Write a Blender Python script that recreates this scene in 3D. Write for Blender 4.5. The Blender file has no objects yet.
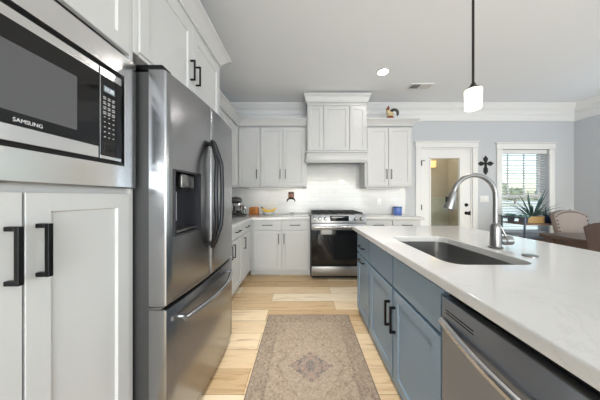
import bpy, bmesh, math, random
from mathutils import Vector, Matrix

random.seed(7)
S = bpy.context.scene
COL = S.collection
PI = math.pi

# ------------------------------------------------------------------ camera
H = 1.22
cam_d = bpy.data.cameras.new('camera')
cam = bpy.data.objects.new('camera', cam_d)
COL.objects.link(cam)
cam.location = (0, 0, H)
cam.rotation_euler = (PI / 2, 0, 0)
cam_d.sensor_width = 36
cam_d.lens = 12.0
cam_d.shift_x = -0.005
cam_d.shift_y = -0.005
cam_d.clip_start = 0.05
S.camera = cam

# ------------------------------------------------------------------ world
W = bpy.data.worlds.new('world')
S.world = W
W.use_nodes = True
wn = W.node_tree.nodes
bg = wn['Background']
sky = wn.new('ShaderNodeTexSky')
sky.sky_type = 'NISHITA'
sky.sun_disc = False
sky.sun_elevation = math.radians(38)
sky.sun_rotation = math.radians(200)
sky.air_density = 1.2
sky.dust_density = 2.5
W.node_tree.links.new(sky.outputs[0], bg.inputs[0])
bg.inputs[1].default_value = 0.75

# ------------------------------------------------------------------ lights
def area(name, loc, rot, sx, sy, power, color=(1, 1, 1), shape='RECTANGLE', spread=180):
    d = bpy.data.lights.new(name, 'AREA')
    d.shape = shape
    d.size = sx
    d.size_y = sy
    d.energy = power
    d.color = color
    d.spread = math.radians(spread)
    o = bpy.data.objects.new(name, d)
    o.location = loc
    o.rotation_euler = rot
    COL.objects.link(o)
    return o

CEIL = 2.90
# added area lamps at unseen openings, tilted up to brighten ceiling and room
area('rear_daylight_fill', (1.3, -4.3, 1.30), (PI / 2 + 0.62, 0, 0), 4.2, 2.1, 290, (0.80, 0.91, 1.0))
area('side_daylight_fill', (4.80, -2.1, 1.40), (PI / 2 + 0.62, 0, PI / 2), 2.2, 1.6, 64, (0.78, 0.90, 1.0))
area('dining_ceiling_fill', (4.88, 2.05, 1.35), (PI / 2 + 0.85, 0, PI / 2), 1.5, 1.4, 17, (0.84, 0.92, 1.0))  # added to brighten the back left of the ceiling
# fill lamps added out of view, no fixtures (the visible can is further down)
for (lx, ly, lw, ls) in ((0.02, 1.55, 8, 62), (-0.06, -0.9, 4, 95), (1.075, -1.6, 4, 95), (3.4, 0.9, 5, 110)):
    area('ceiling_fill_lamp', (lx, ly, CEIL - 0.03), (0, 0, 0), 0.13, 0.13, lw, (1.0, 0.97, 0.94), 'DISK', ls)

S.view_settings.view_transform = 'Standard'
S.view_settings.look = 'None'
S.view_settings.gamma = 1
S.view_settings.use_curve_mapping = False
S.view_settings.exposure = -0.28

# ------------------------------------------------------------------ materials
def lin(c):
    return tuple((v / 255 / 12.92) if v / 255 <= 0.04045 else ((v / 255 + 0.055) / 1.055) ** 2.4 for v in c)

def mat(name, rgb, rough=0.5, metal=0.0, spec=0.5, emit=None, estr=0, coat=0.0):
    m = bpy.data.materials.new(name)
    m.use_nodes = True
    b = m.node_tree.nodes['Principled BSDF']
    b.inputs['Base Color'].default_value = (*lin(rgb), 1)
    b.inputs['Roughness'].default_value = rough
    b.inputs['Metallic'].default_value = metal
    b.inputs['Specular IOR Level'].default_value = spec
    b.inputs['Coat Weight'].default_value = coat
    if emit:
        b.inputs['Emission Color'].default_value = (*lin(emit), 1)
        b.inputs['Emission Strength'].default_value = estr
    return m

class NT:
    """small helper for node trees"""
    def __init__(self, m):
        self.t = m.node_tree
        self.b = self.t.nodes['Principled BSDF']
        self.tc = self.t.nodes.new('ShaderNodeTexCoord')
    def n(self, kind, **kw):
        o = self.t.nodes.new('ShaderNode' + kind)
        for k, v in kw.items():
            setattr(o, k, v)
        return o
    def l(self, a, b):
        self.t.links.new(a, b)
    def mapping(self, scale=(1, 1, 1), loc=(0, 0, 0), rot=(0, 0, 0), src='Object'):
        mp = self.n('Mapping')
        mp.inputs['Scale'].default_value = scale
        mp.inputs['Location'].default_value = loc
        mp.inputs['Rotation'].default_value = rot
        self.l(self.tc.outputs[src], mp.inputs[0])
        return mp.outputs[0]
    def noise(self, vec, scale, detail=4, rough=0.6, dist=0.0):
        o = self.n('TexNoise')
        o.inputs['Scale'].default_value = scale
        o.inputs['Detail'].default_value = detail
        o.inputs['Roughness'].default_value = rough
        o.inputs['Distortion'].default_value = dist
        self.l(vec, o.inputs['Vector'])
        return o.outputs['Fac']
    def ramp(self, fac, stops):
        r = self.n('ValToRGB')
        cr = r.color_ramp
        while len(cr.elements) < len(stops):
            cr.elements.new(0.5)
        for e, (p, c) in zip(cr.elements, stops):
            e.position = p
            e.color = (*c, 1) if len(c) == 3 else c
        self.l(fac, r.inputs[0])
        return r.outputs[0]
    def mix(self, fac, a, b, mode='MIX'):
        m = self.n('MixRGB', blend_type=mode)
        for s, i in ((fac, 0), (a, 1), (b, 2)):
            if hasattr(s, 'is_linked') or hasattr(s, 'links'):
                self.l(s, m.inputs[i])
            elif i == 0:
                m.inputs[0].default_value = s
            else:
                m.inputs[i].default_value = (*s, 1)
        return m.outputs[0]
    def math(self, op, a, b=None, c=None):
        m = self.n('Math', operation=op)
        for i, s in enumerate((a, b, c)):
            if s is None:
                continue
            if hasattr(s, 'links'):
                self.l(s, m.inputs[i])
            else:
                m.inputs[i].default_value = s
        return m.outputs[0]
    def bump(self, height, strength=0.2, dist=0.01):
        b = self.n('Bump')
        b.inputs['Strength'].default_value = strength
        b.inputs['Distance'].default_value = dist
        self.l(height, b.inputs['Height'])
        self.l(b.outputs[0], self.b.inputs['Normal'])

def grey(v):
    return (v, v, v)

def paint(name, rgb, rough=0.45, bump=0.04, scale=60, spec=0.4):
    m = mat(name, rgb, rough, 0, spec)
    k = NT(m)
    f = k.noise(k.mapping(), scale, 3)
    k.bump(f, bump, 0.002)
    return m

M = {}
M['cab'] = paint('white_cabinet_paint', (207, 207, 206), 0.38, 0.03)
M['wall'] = paint('pale_grey_wall_paint', (194, 197, 201), 0.75, 0.08, 120)
M['ceiling'] = paint('ceiling_paint', (230, 232, 235), 0.85, 0.10, 150)
M['trim'] = paint('white_trim_paint', (228, 228, 227), 0.4, 0.02)
M['annex'] = paint('beige_wall_paint', (205, 195, 178), 0.8, 0.08, 120)
M['blue'] = paint('slate_blue_cabinet_paint', (135, 155, 171), 0.34, 0.03)
M['black'] = mat('matte_black_metal', (24, 24, 25), 0.38, 0.6)
M['bronze'] = mat('dark_bronze_metal', (48, 45, 43), 0.4, 0.6)
M['toe'] = mat('toe_kick_paint', (200, 198, 194), 0.6)
M['dark'] = mat('dark_cavity', (14, 14, 15), 0.6)
M['fridge_side'] = paint('charcoal_fridge_side', (62, 62, 63), 0.45, 0.2, 300)
M['black_glass'] = mat('black_glass', (12, 12, 14), 0.06, 0, 0.5)
M['oven_glass'] = mat('oven_glass', (10, 10, 11), 0.10, 0, 0.4)
M['mw_window'] = mat('mesh_window_reflection', (92, 92, 95), 0.16, 0, 0.5)  # mesh window, its grey lightened to paint in a reflection
M['chrome'] = mat('chrome', (205, 205, 205), 0.12, 1)
M['nickel'] = mat('brushed_nickel', (140, 139, 138), 0.28, 1)
M['iron'] = mat('cast_iron', (30, 30, 31), 0.55, 0.3)
M['white_mark'] = mat('white_print', (225, 225, 225), 0.5)
M['ceramic'] = mat('white_ceramic', (232, 231, 228), 0.15)
M['plastic'] = mat('white_plastic', (226, 226, 225), 0.35)
M['gap'] = mat('shadow_gap', (40, 40, 42), 0.7)
M['blue_glaze'] = mat('blue_glaze', (92, 122, 192), 0.25)
M['navy'] = mat('navy_glaze', (38, 50, 92), 0.3)

def brushed(name, rgb, rough, along, amt=0.10):
    m = mat(name, rgb, rough, 1)
    k = NT(m)
    f = k.noise(k.mapping(along), 1.0, 5, 0.65)
    r = k.math('MULTIPLY_ADD', f, amt, rough - amt * 0.5)
    k.l(r, k.b.inputs['Roughness'])
    return m
M['steel_fridge'] = brushed('brushed_steel_fridge', (157, 158, 161), 0.25, (700, 4, 700))
M['steel_door'] = brushed('brushed_steel_dishwasher', (164, 171, 182), 0.38, (700, 4, 700))
M['steel_trim'] = mat('satin_steel_trim', (226, 226, 227), 0.2, 1)
M['steel_range'] = brushed('brushed_steel_range', (150, 150, 151), 0.34, (3, 700, 700))
M['steel_sink'] = brushed('brushed_steel_sink', (160, 159, 157), 0.30, (500, 6, 500))

def make_floor():
    m = mat('oak_planks', (200, 170, 130), 0.42, 0, 0.4)
    k = NT(m)
    v = k.mapping((1, 1, 1), (0.37, 0.06, 0))
    br = k.n('TexBrick')
    br.offset = 0.37
    br.offset_frequency = 2
    k.l(v, br.inputs['Vector'])
    for key, val in (('Scale', 1.0), ('Mortar Size', 0.0013), ('Mortar Smooth', 0.2), ('Bias', 0.0), ('Brick Width', 1.15), ('Row Height', 0.185)):
        br.inputs[key].default_value = val
    br.inputs['Color1'].default_value = (0, 0, 0, 1)
    br.inputs['Color2'].default_value = (1, 1, 1, 1)
    br.inputs['Mortar'].default_value = (0.5, 0.5, 0.5, 1)
    tone = k.ramp(br.outputs['Color'], [(0.0, lin((208, 178, 138))), (0.3, lin((232, 207, 170))), (0.7, lin((246, 226, 194))), (1.0, lin((253, 241, 218)))])
    # grain, shifted per plank
    sh = k.n('VectorMath', operation='MULTIPLY_ADD')
    k.l(br.outputs['Color'], sh.inputs[0])
    sh.inputs[1].default_value = (7, 13, 3)
    k.l(v, sh.inputs[2])
    mp = k.n('Mapping')
    mp.inputs['Scale'].default_value = (1.6, 22, 1)
    k.l(sh.outputs[0], mp.inputs[0])
    g = k.noise(mp.outputs[0], 1.6, 7, 0.62, 0.6)
    grain = k.ramp(g, [(0.28, lin((196, 166, 130))), (0.5, lin((255, 252, 246))), (0.8, lin((240, 226, 205)))])
    c = k.mix(0.75, tone, grain, 'MULTIPLY')
    mp2 = k.n('Mapping')
    mp2.inputs['Scale'].default_value = (2.2, 5, 1)
    k.l(sh.outputs[0], mp2.inputs[0])
    kn = k.noise(mp2.outputs[0], 1.5, 3, 0.5, 1.2)
    knots = k.ramp(kn, [(0.70, (0, 0, 0)), (0.78, (1, 1, 1))])
    c = k.mix(k.math('MULTIPLY', knots, 0.4), c, lin((132, 92, 58)))
    c = k.mix(br.outputs['Fac'], c, lin((120, 88, 58)))
    k.l(c, k.b.inputs['Base Color'])
    k.bump(k.math('SUBTRACT', k.math('MULTIPLY', g, 0.3), br.outputs['Fac']), 0.25, 0.002)
    return m
M['floor'] = make_floor()

def make_tile(rot):
    m = mat('white_gloss_tile', (224, 224, 223), 0.10, 0, 0.5)
    k = NT(m)
    v = k.mapping((1, 1, 1), (0, 0, 0), rot)
    br = k.n('TexBrick')
    br.offset = 0.5
    k.l(v, br.inputs['Vector'])
    for key, val in (('Scale', 1.0), ('Mortar Size', 0.0016), ('Mortar Smooth', 0.3), ('Brick Width', 0.30), ('Row Height', 0.076)):
        br.inputs[key].default_value = val
    br.inputs['Color1'].default_value = (*lin((219, 219, 218)), 1)
    br.inputs['Color2'].default_value = (*lin((212, 212, 211)), 1)
    br.inputs['Mortar'].default_value = (*lin((200, 200, 198)), 1)
    k.l(br.outputs['Color'], k.b.inputs['Base Color'])
    w = k.noise(v, 9, 2, 0.5)
    k.bump(k.math('SUBTRACT', k.math('MULTIPLY', w, 1.6), br.outputs['Fac']), 0.20, 0.003)
    return m
M['tile'] = make_tile((-PI / 2, 0, 0))
M['tile_side'] = make_tile((-PI / 2, 0, -PI / 2))

def make_quartz():
    m = mat('white_quartz', (226, 225, 222), 0.09, 0, 0.5)
    k = NT(m)
    v = k.mapping()
    a = k.noise(v, 2.2, 8, 0.62, 1.4)
    vein = k.ramp(a, [(0.485, (0, 0, 0)), (0.5, (1, 1, 1)), (0.515, (0, 0, 0))])
    sp = k.ramp(k.noise(v, 160, 2), [(0.30, (1, 1, 1)), (0.40, (0, 0, 0))])
    c = k.mix(k.math('MULTIPLY', vein, 0.14), lin((214, 212, 209)), lin((168, 163, 156)))
    c = k.mix(k.math('MULTIPLY', sp, 0.10), c, lin((190, 186, 180)))
    k.l(c, k.b.inputs['Base Color'])
    return m
M['quartz'] = make_quartz()

def make_wood(name, dark, light, scale=(2, 22, 22), rough=0.45):
    m = mat(name, light, rough)
    k = NT(m)
    g = k.noise(k.mapping(scale), 2.0, 6, 0.6, 0.8)
    k.l(k.ramp(g, [(0.3, lin(dark)), (0.7, lin(light))]), k.b.inputs['Base Color'])
    k.bump(g, 0.15, 0.002)
    return m
M['wood_table'] = make_wood('dark_walnut', (70, 52, 44), (108, 84, 72), (22, 2, 22), 0.3)
M['wood_shelf'] = make_wood('grey_brown_wood', (96, 76, 66), (138, 112, 98), (2, 22, 22))
M['wood_box'] = make_wood('honey_wood', (168, 98, 40), (200, 126, 56), (4, 30, 30))
M['wood_planter'] = make_wood('pale_woven_wood', (156, 122, 76), (206, 172, 118), (40, 40, 60))
M['wood_red'] = make_wood('red_brown_wood', (98, 62, 48), (134, 90, 72), (20, 20, 4))

def make_fabric(name, rgb, scale=350):
    m = mat(name, rgb, 0.9, 0, 0.2)
    k = NT(m)
    f = k.noise(k.mapping(), scale, 2)
    k.l(k.mix(0.25, lin(rgb), k.ramp(f, [(0.3, lin(tuple(int(c * 0.75) for c in rgb))), (0.7, lin(tuple(min(255, int(c * 1.12)) for c in rgb)))])), k.b.inputs['Base Color'])
    k.bump(f, 0.2, 0.001)
    return m
M['tan'] = make_fabric('tan_linen', (152, 140, 133))
M['taupe'] = make_fabric('taupe_fabric', (112, 97, 92))

RUG = (0.055, 1.435, 0.405, 0.617)     # centre x, y and half sizes
def make_rug():
    m = mat('faded_rug', (190, 170, 150), 0.95, 0, 0.1)
    k = NT(m)
    v = k.mapping()
    sep = k.n('SeparateXYZ')
    k.l(v, sep.inputs[0])
    ax = k.math('ABSOLUTE', sep.outputs[0])
    ay = k.math('ABSOLUTE', sep.outputs[1])
    wob = k.noise(v, 26, 4, 0.6)
    wobs = k.math('MULTIPLY', k.math('SUBTRACT', wob, 0.5), 0.05)
    # mirrored coordinates so the motifs repeat left/right and up/down, as in a woven pattern
    comb = k.n('CombineXYZ')
    k.l(ax, comb.inputs[0]); k.l(ay, comb.inputs[1])
    mir = comb.outputs[0]
    wv = k.n('TexNoise'); wv.inputs['Scale'].default_value = 16; wv.inputs['Detail'].default_value = 4
    k.l(mir, wv.inputs['Vector'])
    wadd = k.n('VectorMath', operation='MULTIPLY_ADD')
    k.l(wv.outputs['Color'], wadd.inputs[0]); wadd.inputs[1].default_value = (0.09, 0.09, 0); k.l(mir, wadd.inputs[2])
    vor = k.n('TexVoronoi', feature='DISTANCE_TO_EDGE')
    vor.inputs['Scale'].default_value = 22
    k.l(wadd.outputs[0], vor.inputs['Vector'])
    motif = k.ramp(vor.outputs['Distance'], [(0.0, (1, 1, 1)), (0.05, (1, 1, 1)), (0.10, (0, 0, 0))])
    fine = k.noise(wadd.outputs[0], 48, 6, 0.75)
    wear = k.noise(v, 70, 5, 0.75)
    patch = k.noise(v, 5, 3, 0.6)
    base = k.ramp(fine, [(0.30, lin((82, 72, 66))), (0.38, lin((176, 155, 132))), (0.58, lin((205, 183, 156))), (0.80, lin((180, 150, 124)))])
    # border bands
    ex = k.math('SUBTRACT', RUG[2], ax)
    ey = k.math('SUBTRACT', RUG[3], ay)
    edge = k.math('MINIMUM', ex, ey)
    band = k.ramp(edge, [(0.0, (0.9, 0.9, 0.9)), (0.006, (0.2, 0.2, 0.2)), (0.02, (0.55, 0.55, 0.55)), (0.10, (0.5, 0.5, 0.5)), (0.108, (1, 1, 1)), (0.116, (0.05, 0.05, 0.05))])
    bandm = k.math('MULTIPLY', band, k.ramp(fine, [(0.40, (1, 1, 1)), (0.56, (0.15, 0.15, 0.15))]))
    c = k.mix(k.math('MULTIPLY', bandm, 0.9), base, lin((92, 78, 76)))
    c = k.mix(k.math('MULTIPLY', motif, k.math('MULTIPLY', patch, 0.65)), c, lin((120, 104, 92)))
    # lozenge medallion, nested
    d = k.math('ADD', k.math('ADD', k.math('MULTIPLY', ax, 1.0 / 0.25), k.math('MULTIPLY', ay, 1.0 / 0.36)), k.math('MULTIPLY', wobs, 4.0))
    ring = k.ramp(d, [(0.0, (0, 0, 0)), (0.93, (0, 0, 0)), (0.97, (1, 1, 1)), (1.0, (0, 0, 0))])
    field = k.ramp(d, [(0.0, (1, 1, 1)), (0.90, (1, 1, 1)), (0.96, (0, 0, 0))])
    c = k.mix(k.math('MULTIPLY', field, 0.35), c, lin((192, 174, 152)))
    c = k.mix(k.math('MULTIPLY', ring, 0.55), c, lin((116, 98, 88)))
    d2 = k.math('ADD', k.math('ADD', k.math('MULTIPLY', ax, 1.0 / 0.16), k.math('MULTIPLY', ay, 1.0 / 0.135)), k.math('MULTIPLY', k.math('SUBTRACT', fine, 0.5), 0.9))
    med = k.ramp(d2, [(0.0, (1, 1, 1)), (0.90, (1, 1, 1)), (0.98, (0, 0, 0))])
    medc = k.ramp(k.noise(wadd.outputs[0], 22, 5, 0.75), [(0.40, lin((62, 68, 84))), (0.48, lin((126, 122, 124))), (0.56, lin((184, 146, 122))), (0.66, lin((132, 136, 146)))])
    c = k.mix(k.math('MULTIPLY', med, 0.8), c, medc)
    edge2 = k.ramp(d2, [(0.0, (0, 0, 0)), (0.80, (0, 0, 0)), (0.90, (1, 1, 1)), (0.99, (0, 0, 0))])
    c = k.mix(k.math('MULTIPLY', edge2, 0.6), c, lin((74, 74, 84)))
    c = k.mix(0.30, c, k.ramp(wear, [(0.36, lin((70, 60, 56))), (0.46, lin((182, 162, 140))), (0.62, lin((214, 196, 172)))]), 'MIX')
    c = k.mix(1.0, c, (0.82, 0.83, 0.855), 'MULTIPLY')
    k.l(c, k.b.inputs['Base Color'])
    k.bump(wear, 0.5, 0.004)
    return m
M['rug'] = make_rug()
M['rug_edge'] = make_fabric('rug_binding', (116, 104, 98))

def make_leaf(name, a, b):
    m = mat(name, a, 0.45)
    k = NT(m)
    f = k.noise(k.mapping(), 14, 3)
    k.l(k.ramp(f, [(0.3, lin(a)), (0.7, lin(b))]), k.b.inputs['Base Color'])
    return m
M['leaf'] = make_leaf('spiky_leaf', (44, 72, 70), (86, 116, 108))
M['succulent'] = make_leaf('succulent_leaf', (88, 128, 128), (142, 178, 172))
M['tree'] = make_leaf('tree_foliage', (72, 86, 62), (112, 122, 92))
M['bark'] = make_leaf('bark', (92, 80, 70), (120, 106, 94))
M['grass'] = make_leaf('lawn', (176, 172, 150), (196, 190, 170))

def make_banana():
    m = mat('banana_peel', (236, 190, 48), 0.45)
    k = NT(m)
    f = k.noise(k.mapping((1, 1, 1)), 60, 3)
    k.l(k.ramp(f, [(0.25, lin((196, 148, 40))), (0.42, lin((238, 190, 44))), (0.8, lin((244, 204, 74)))]), k.b.inputs['Base Color'])
    return m
M['banana'] = make_banana()
M['banana_tip'] = mat('banana_stem', (74, 62, 36), 0.7)

def make_glass(name, tint=(255, 255, 255), gloss=0.08):
    m = bpy.data.materials.new(name)
    m.use_nodes = True
    t = m.node_tree
    t.nodes.remove(t.nodes['Principled BSDF'])
    out = t.nodes['Material Output']
    tr = t.nodes.new('ShaderNodeBsdfTransparent')
    tr.inputs[0].default_value = (*lin(tint), 1)
    gl = t.nodes.new('ShaderNodeBsdfGlossy')
    gl.inputs['Roughness'].default_value = 0.02
    lw = t.nodes.new('ShaderNodeLayerWeight')
    pw = t.nodes.new('ShaderNodeMath'); pw.operation = 'POWER'; pw.inputs[1].default_value = 5
    fr = t.nodes.new('ShaderNodeMath'); fr.operation = 'MULTIPLY_ADD'; fr.inputs[1].default_value = 0.9; fr.inputs[2].default_value = 0.04
    t.links.new(lw.outputs['Facing'], pw.inputs[0])
    t.links.new(pw.outputs[0], fr.inputs[0])
    mx = t.nodes.new('ShaderNodeMixShader')
    t.links.new(fr.outputs[0], mx.inputs[0])
    t.links.new(tr.outputs[0], mx.inputs[1])
    t.links.new(gl.outputs[0], mx.inputs[2])
    t.links.new(mx.outputs[0], out.inputs[0])
    return m
M['glass'] = make_glass('clear_glass', (244, 248, 247))
M['shade'] = mat('opal_glass_shade', (240, 236, 228), 0.3, 0, 0.5, (255, 238, 214), 1.5)
M['sconce_shade'] = mat('amber_lamp_shade', (240, 215, 160), 0.5, 0, 0.5, (255, 206, 120), 1.3)
M['led'] = mat('warm_led', (255, 250, 240), 0.5, 0, 0.5, (255, 248, 238), 1.4)
M['can_led'] = mat('bright_led', (255, 250, 240), 0.5, 0, 0.5, (255, 248, 242), 85)
M['display'] = mat('lcd_display', (120, 128, 134), 0.3, 0, 0.5, (170, 184, 192), 0.18)
M['digits'] = mat('lcd_digits', (236, 242, 246), 0.4, 0, 0.5, (236, 242, 246), 0.6)
M['rooster_cream'] = mat('cream_glaze', (206, 186, 140), 0.35)
M['rooster_red'] = mat('russet_glaze', (128, 62, 34), 0.35)
M['rooster_dark'] = mat('dark_glaze', (52, 46, 40), 0.35)
M['vent_dark'] = mat('grey_louver', (150, 149, 147), 0.5)
M['mixer'] = mat('pewter_enamel', (92, 90, 88), 0.25, 0.4)

# ------------------------------------------------------------------ geometry helpers
class MB:
    def __init__(self):
        self.bm = bmesh.new()
    def _take(self, t):
        me = bpy.data.meshes.new('tmp')
        t.to_mesh(me)
        t.free()
        self.bm.from_mesh(me)
        bpy.data.meshes.remove(me)
    def box(self, x0, x1, y0, y1, z0, z1, b=0.0, seg=2, mtx=None):
        t = bmesh.new()
        bmesh.ops.create_cube(t, size=1)
        sx, sy, sz = x1 - x0, y1 - y0, z1 - z0
        for v in t.verts:
            v.co = Vector(((x0 + x1) / 2 + v.co.x * sx, (y0 + y1) / 2 + v.co.y * sy, (z0 + z1) / 2 + v.co.z * sz))
        if b > 0:
            b = min(b, abs(sx) * 0.45, abs(sy) * 0.45, abs(sz) * 0.45)
            bmesh.ops.bevel(t, geom=t.edges[:], offset=b, segments=seg, affect='EDGES', profile=0.5)
        if mtx:
            t.transform(mtx)
        self._take(t)
        return self
    def prism(self, poly, z0, z1, fr=lambda u, v, n: (u, v, n), b=0.0):
        """poly in (u, v), extruded along n from z0 to z1, mapped by fr"""
        t = bmesh.new()
        lo = [t.verts.new((u, v, z0)) for u, v in poly]
        hi = [t.verts.new((u, v, z1)) for u, v in poly]
        n = len(poly)
        t.faces.new(lo[::-1]); t.faces.new(hi)
        for i in range(n):
            t.faces.new((lo[i], lo[(i + 1) % n], hi[(i + 1) % n], hi[i]))
        if b > 0:
            bmesh.ops.bevel(t, geom=t.edges[:], offset=b, segments=2, affect='EDGES', profile=0.5)
        for v in t.verts:
            v.co = Vector(fr(*v.co))
        bmesh.ops.recalc_face_normals(t, faces=t.faces[:])
        self._take(t)
        return self
    def rings(self, rings, fr=lambda u, v, n: (u, v, n), cap0=True, cap1=True):
        """loft through rings of equal length"""
        t = bmesh.new()
        R = [[t.verts.new(fr(*p)) for p in r] for r in rings]
        n = len(R[0])
        for a, b in zip(R, R[1:]):
            for i in range(n):
                t.faces.new((a[i], a[(i + 1) % n], b[(i + 1) % n], b[i]))
        if cap0: t.faces.new(R[0][::-1])
        if cap1: t.faces.new(R[-1])
        bmesh.ops.recalc_face_normals(t, faces=t.faces[:])
        self._take(t)
        return self
    def tube(self, pts, r, seg=12, rads=None, caps=True, flat=1.0):
        pts = [Vector(p) for p in pts]
        rings = []
        n = len(pts)
        prev = None
        for i, p in enumerate(pts):
            d = (pts[min(i + 1, n - 1)] - pts[max(i - 1, 0)]).normalized()
            if prev is None:
                up = Vector((0, 0, 1)) if abs(d.z) < 0.9 else Vector((1, 0, 0))
                a = d.cross(up).normalized()
            else:
                a = (prev - d * prev.dot(d)).normalized()
            prev = a
            b = d.cross(a)
            rr = rads[i] if rads else r
            rings.append([tuple(p + a * (math.cos(2 * PI * k / seg) * rr) + b * (math.sin(2 * PI * k / seg) * rr * flat)) for k in range(seg)])
        return self.rings(rings, cap0=caps, cap1=caps)
    def lathe(self, prof, c, seg=24, axis='z', squash=(1, 1)):
        """prof: list of (radius, height)"""
        rings = []
        for r, h in prof:
            r = max(r, 1e-4)
            ring = []
            for k in range(seg):
                a = 2 * PI * k / seg
                u, v = math.cos(a) * r * squash[0], math.sin(a) * r * squash[1]
                if axis == 'z': ring.append((c[0] + u, c[1] + v, c[2] + h))
                elif axis == 'y': ring.append((c[0] + u, c[1] + h, c[2] + v))
                else: ring.append((c[0] + h, c[1] + u, c[2] + v))
            rings.append(ring)
        return self.rings(rings, cap0=prof[0][0] < 0.002, cap1=prof[-1][0] < 0.002)
    def ball(self, c, r, sc=(1, 1, 1), sub=2):
        t = bmesh.new()
        bmesh.ops.create_icosphere(t, subdivisions=sub, radius=r)
        for v in t.verts:
            v.co = Vector((c[0] + v.co.x * sc[0], c[1] + v.co.y * sc[1], c[2] + v.co.z * sc[2]))
        self._take(t)
        return self
    def build(self, name, m, parent=None, label=None, smooth=True, origin=None):
        me = bpy.data.meshes.new(name)
        bmesh.ops.recalc_face_normals(self.bm, faces=self.bm.faces[:])
        if origin is not None:
            self.bm.transform(Matrix.Translation(-Vector(origin)))
        self.bm.to_mesh(me)
        self.bm.free()
        me.materials.append(M[m] if isinstance(m, str) else m)
        if smooth:
            me.shade_smooth()
            ang = math.radians(35)
            sharp = me.attributes.new('sharp_edge', 'BOOLEAN', 'EDGE') if 'sharp_edge' not in me.attributes else me.attributes['sharp_edge']
            t = bmesh.new()
            t.from_mesh(me)
            vals = [(len(e.link_faces) != 2 or e.calc_face_angle(0) > ang) for e in t.edges]
            t.free()
            sharp.data.foreach_set('value', vals)
        o = bpy.data.objects.new(name, me)
        COL.objects.link(o)
        if origin is not None:
            o.location = origin
        if parent is not None:
            o.parent = parent
            w = Matrix.Identity(4)
            p = parent
            chain = []
            while p is not None:
                chain.append(p); p = p.parent
            for q in reversed(chain):
                w = w @ q.matrix_parent_inverse @ Matrix.LocRotScale(q.location, q.rotation_euler, q.scale)
            o.matrix_parent_inverse = w.inverted()
        if label:
            o['label'] = label
        return o

def tag(o, label, cat, group=None, kind=None):
    o['label'] = label
    o['category'] = cat
    if group: o['group'] = group
    if kind: o['kind'] = kind
    return o

def thing(name, label, cat, loc=(0, 0, 0), group=None, rz=0):
    o = bpy.data.objects.new(name, None)
    o.empty_display_size = 0.1
    COL.objects.link(o)
    o.location = loc
    o.rotation_euler = (0, 0, rz)
    return tag(o, label, cat, group)

def struct(o, label=None, cat=None):
    o['kind'] = 'structure'
    if label: o['label'] = label
    if cat: o['category'] = cat
    return o

def copy_tree(o, loc, label, parent=None):
    c = o.copy()
    COL.objects.link(c)
    if parent is None:
        c.location = loc
        c['label'] = label
    else:
        c.parent = parent
    for ch in list(o.children):
        copy_tree(ch, loc, None, c)
    return c

def rect(u0, u1, v0, v1, n):
    return [(u0, v0, n), (u1, v0, n), (u1, v1, n), (u0, v1, n)]

def front(fr, u0, u1, v0, v1, t=0.02, rail=0.055):
    """a cabinet front: shaker when rail > 0, slab when 0"""
    g = 0.0022
    u0 += g; u1 -= g; v0 += g; v1 -= g
    r = [rect(u0, u1, v0, v1, 0.001), rect(u0, u1, v0, v1, t - 0.0015), rect(u0 + 0.0015, u1 - 0.0015, v0 + 0.0015, v1 - 0.0015, t)]
    if rail:
        a, b = rail, rail + 0.005
        r += [rect(u0 + a, u1 - a, v0 + a, v1 - a, t), rect(u0 + b, u1 - b, v0 + b, v1 - b, t - 0.009)]
    return MB().rings(r, fr)

def pull(fr, u, v, L, vertical, n0, w=0.010, out=0.034):
    m = MB()
    def bx(a0, a1, b0, b1, c0, c1):
        t = bmesh.new()
        bmesh.ops.create_cube(t, size=1)
        for q in t.verts:
            q.co = Vector(((a0 + a1) / 2 + q.co.x * (a1 - a0), (b0 + b1) / 2 + q.co.y * (b1 - b0), (c0 + c1) / 2 + q.co.z * (c1 - c0)))
        bmesh.ops.bevel(t, geom=t.edges[:], offset=0.0012, segments=1, affect='EDGES')
        for q in t.verts:
            q.co = Vector(fr(*q.co))
        m._take(t)
    h = L / 2
    k = w / 2
    if vertical:
        bx(u - k, u + k, v - h, v + h, n0 + out - w, n0 + out)
        bx(u - k, u + k, v - h, v - h + w, n0, n0 + out - w)
        bx(u - k, u + k, v + h - w, v + h, n0, n0 + out - w)
    else:
        bx(u - h, u + h, v - k, v + k, n0 + out - w, n0 + out)
        bx(u - h, u - h + w, v - k, v + k, n0, n0 + out - w)
        bx(u + h - w, u + h, v - k, v + k, n0, n0 + out - w)
    return m

def F_back(y0):  return lambda u, v, n: (u, y0 - n, v)
def F_left(x0):  return lambda u, v, n: (x0 + n, u, v)
def F_isl(x0):   return lambda u, v, n: (x0 - n, u, v)

# ------------------------------------------------------------------ room
XL, XR, YB, YF = -1.41, 4.96, 3.66, -4.4
T = 0.16
# back wall with openings for the glass door and the window
DX0, DX1, DZ1 = 2.16, 3.08, 2.11
WX0, WX1, WZ0, WZ1 = 3.63, 4.49, 0.55, 2.09
b = MB()
b.box(XL - T, DX0 - 0.01, YB, YB + T, 0, CEIL)
b.box(DX0 - 0.01, DX1 + 0.01, YB, YB + T, DZ1 + 0.01, CEIL)
b.box(DX1 + 0.01, WX0, YB, YB + T, 0, CEIL)
b.box(WX0, WX1, YB, YB + T, 0, WZ0)
b.box(WX0, WX1, YB, YB + T, WZ1, CEIL)
b.box(WX1, XR + T, YB, YB + T, 0, CEIL)
struct(b.build('wall_back', 'wall', smooth=False))
struct(MB().box(XL - T, XL, YF, YB, 0, CEIL).build('wall_left', 'wall', smooth=False))
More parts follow.
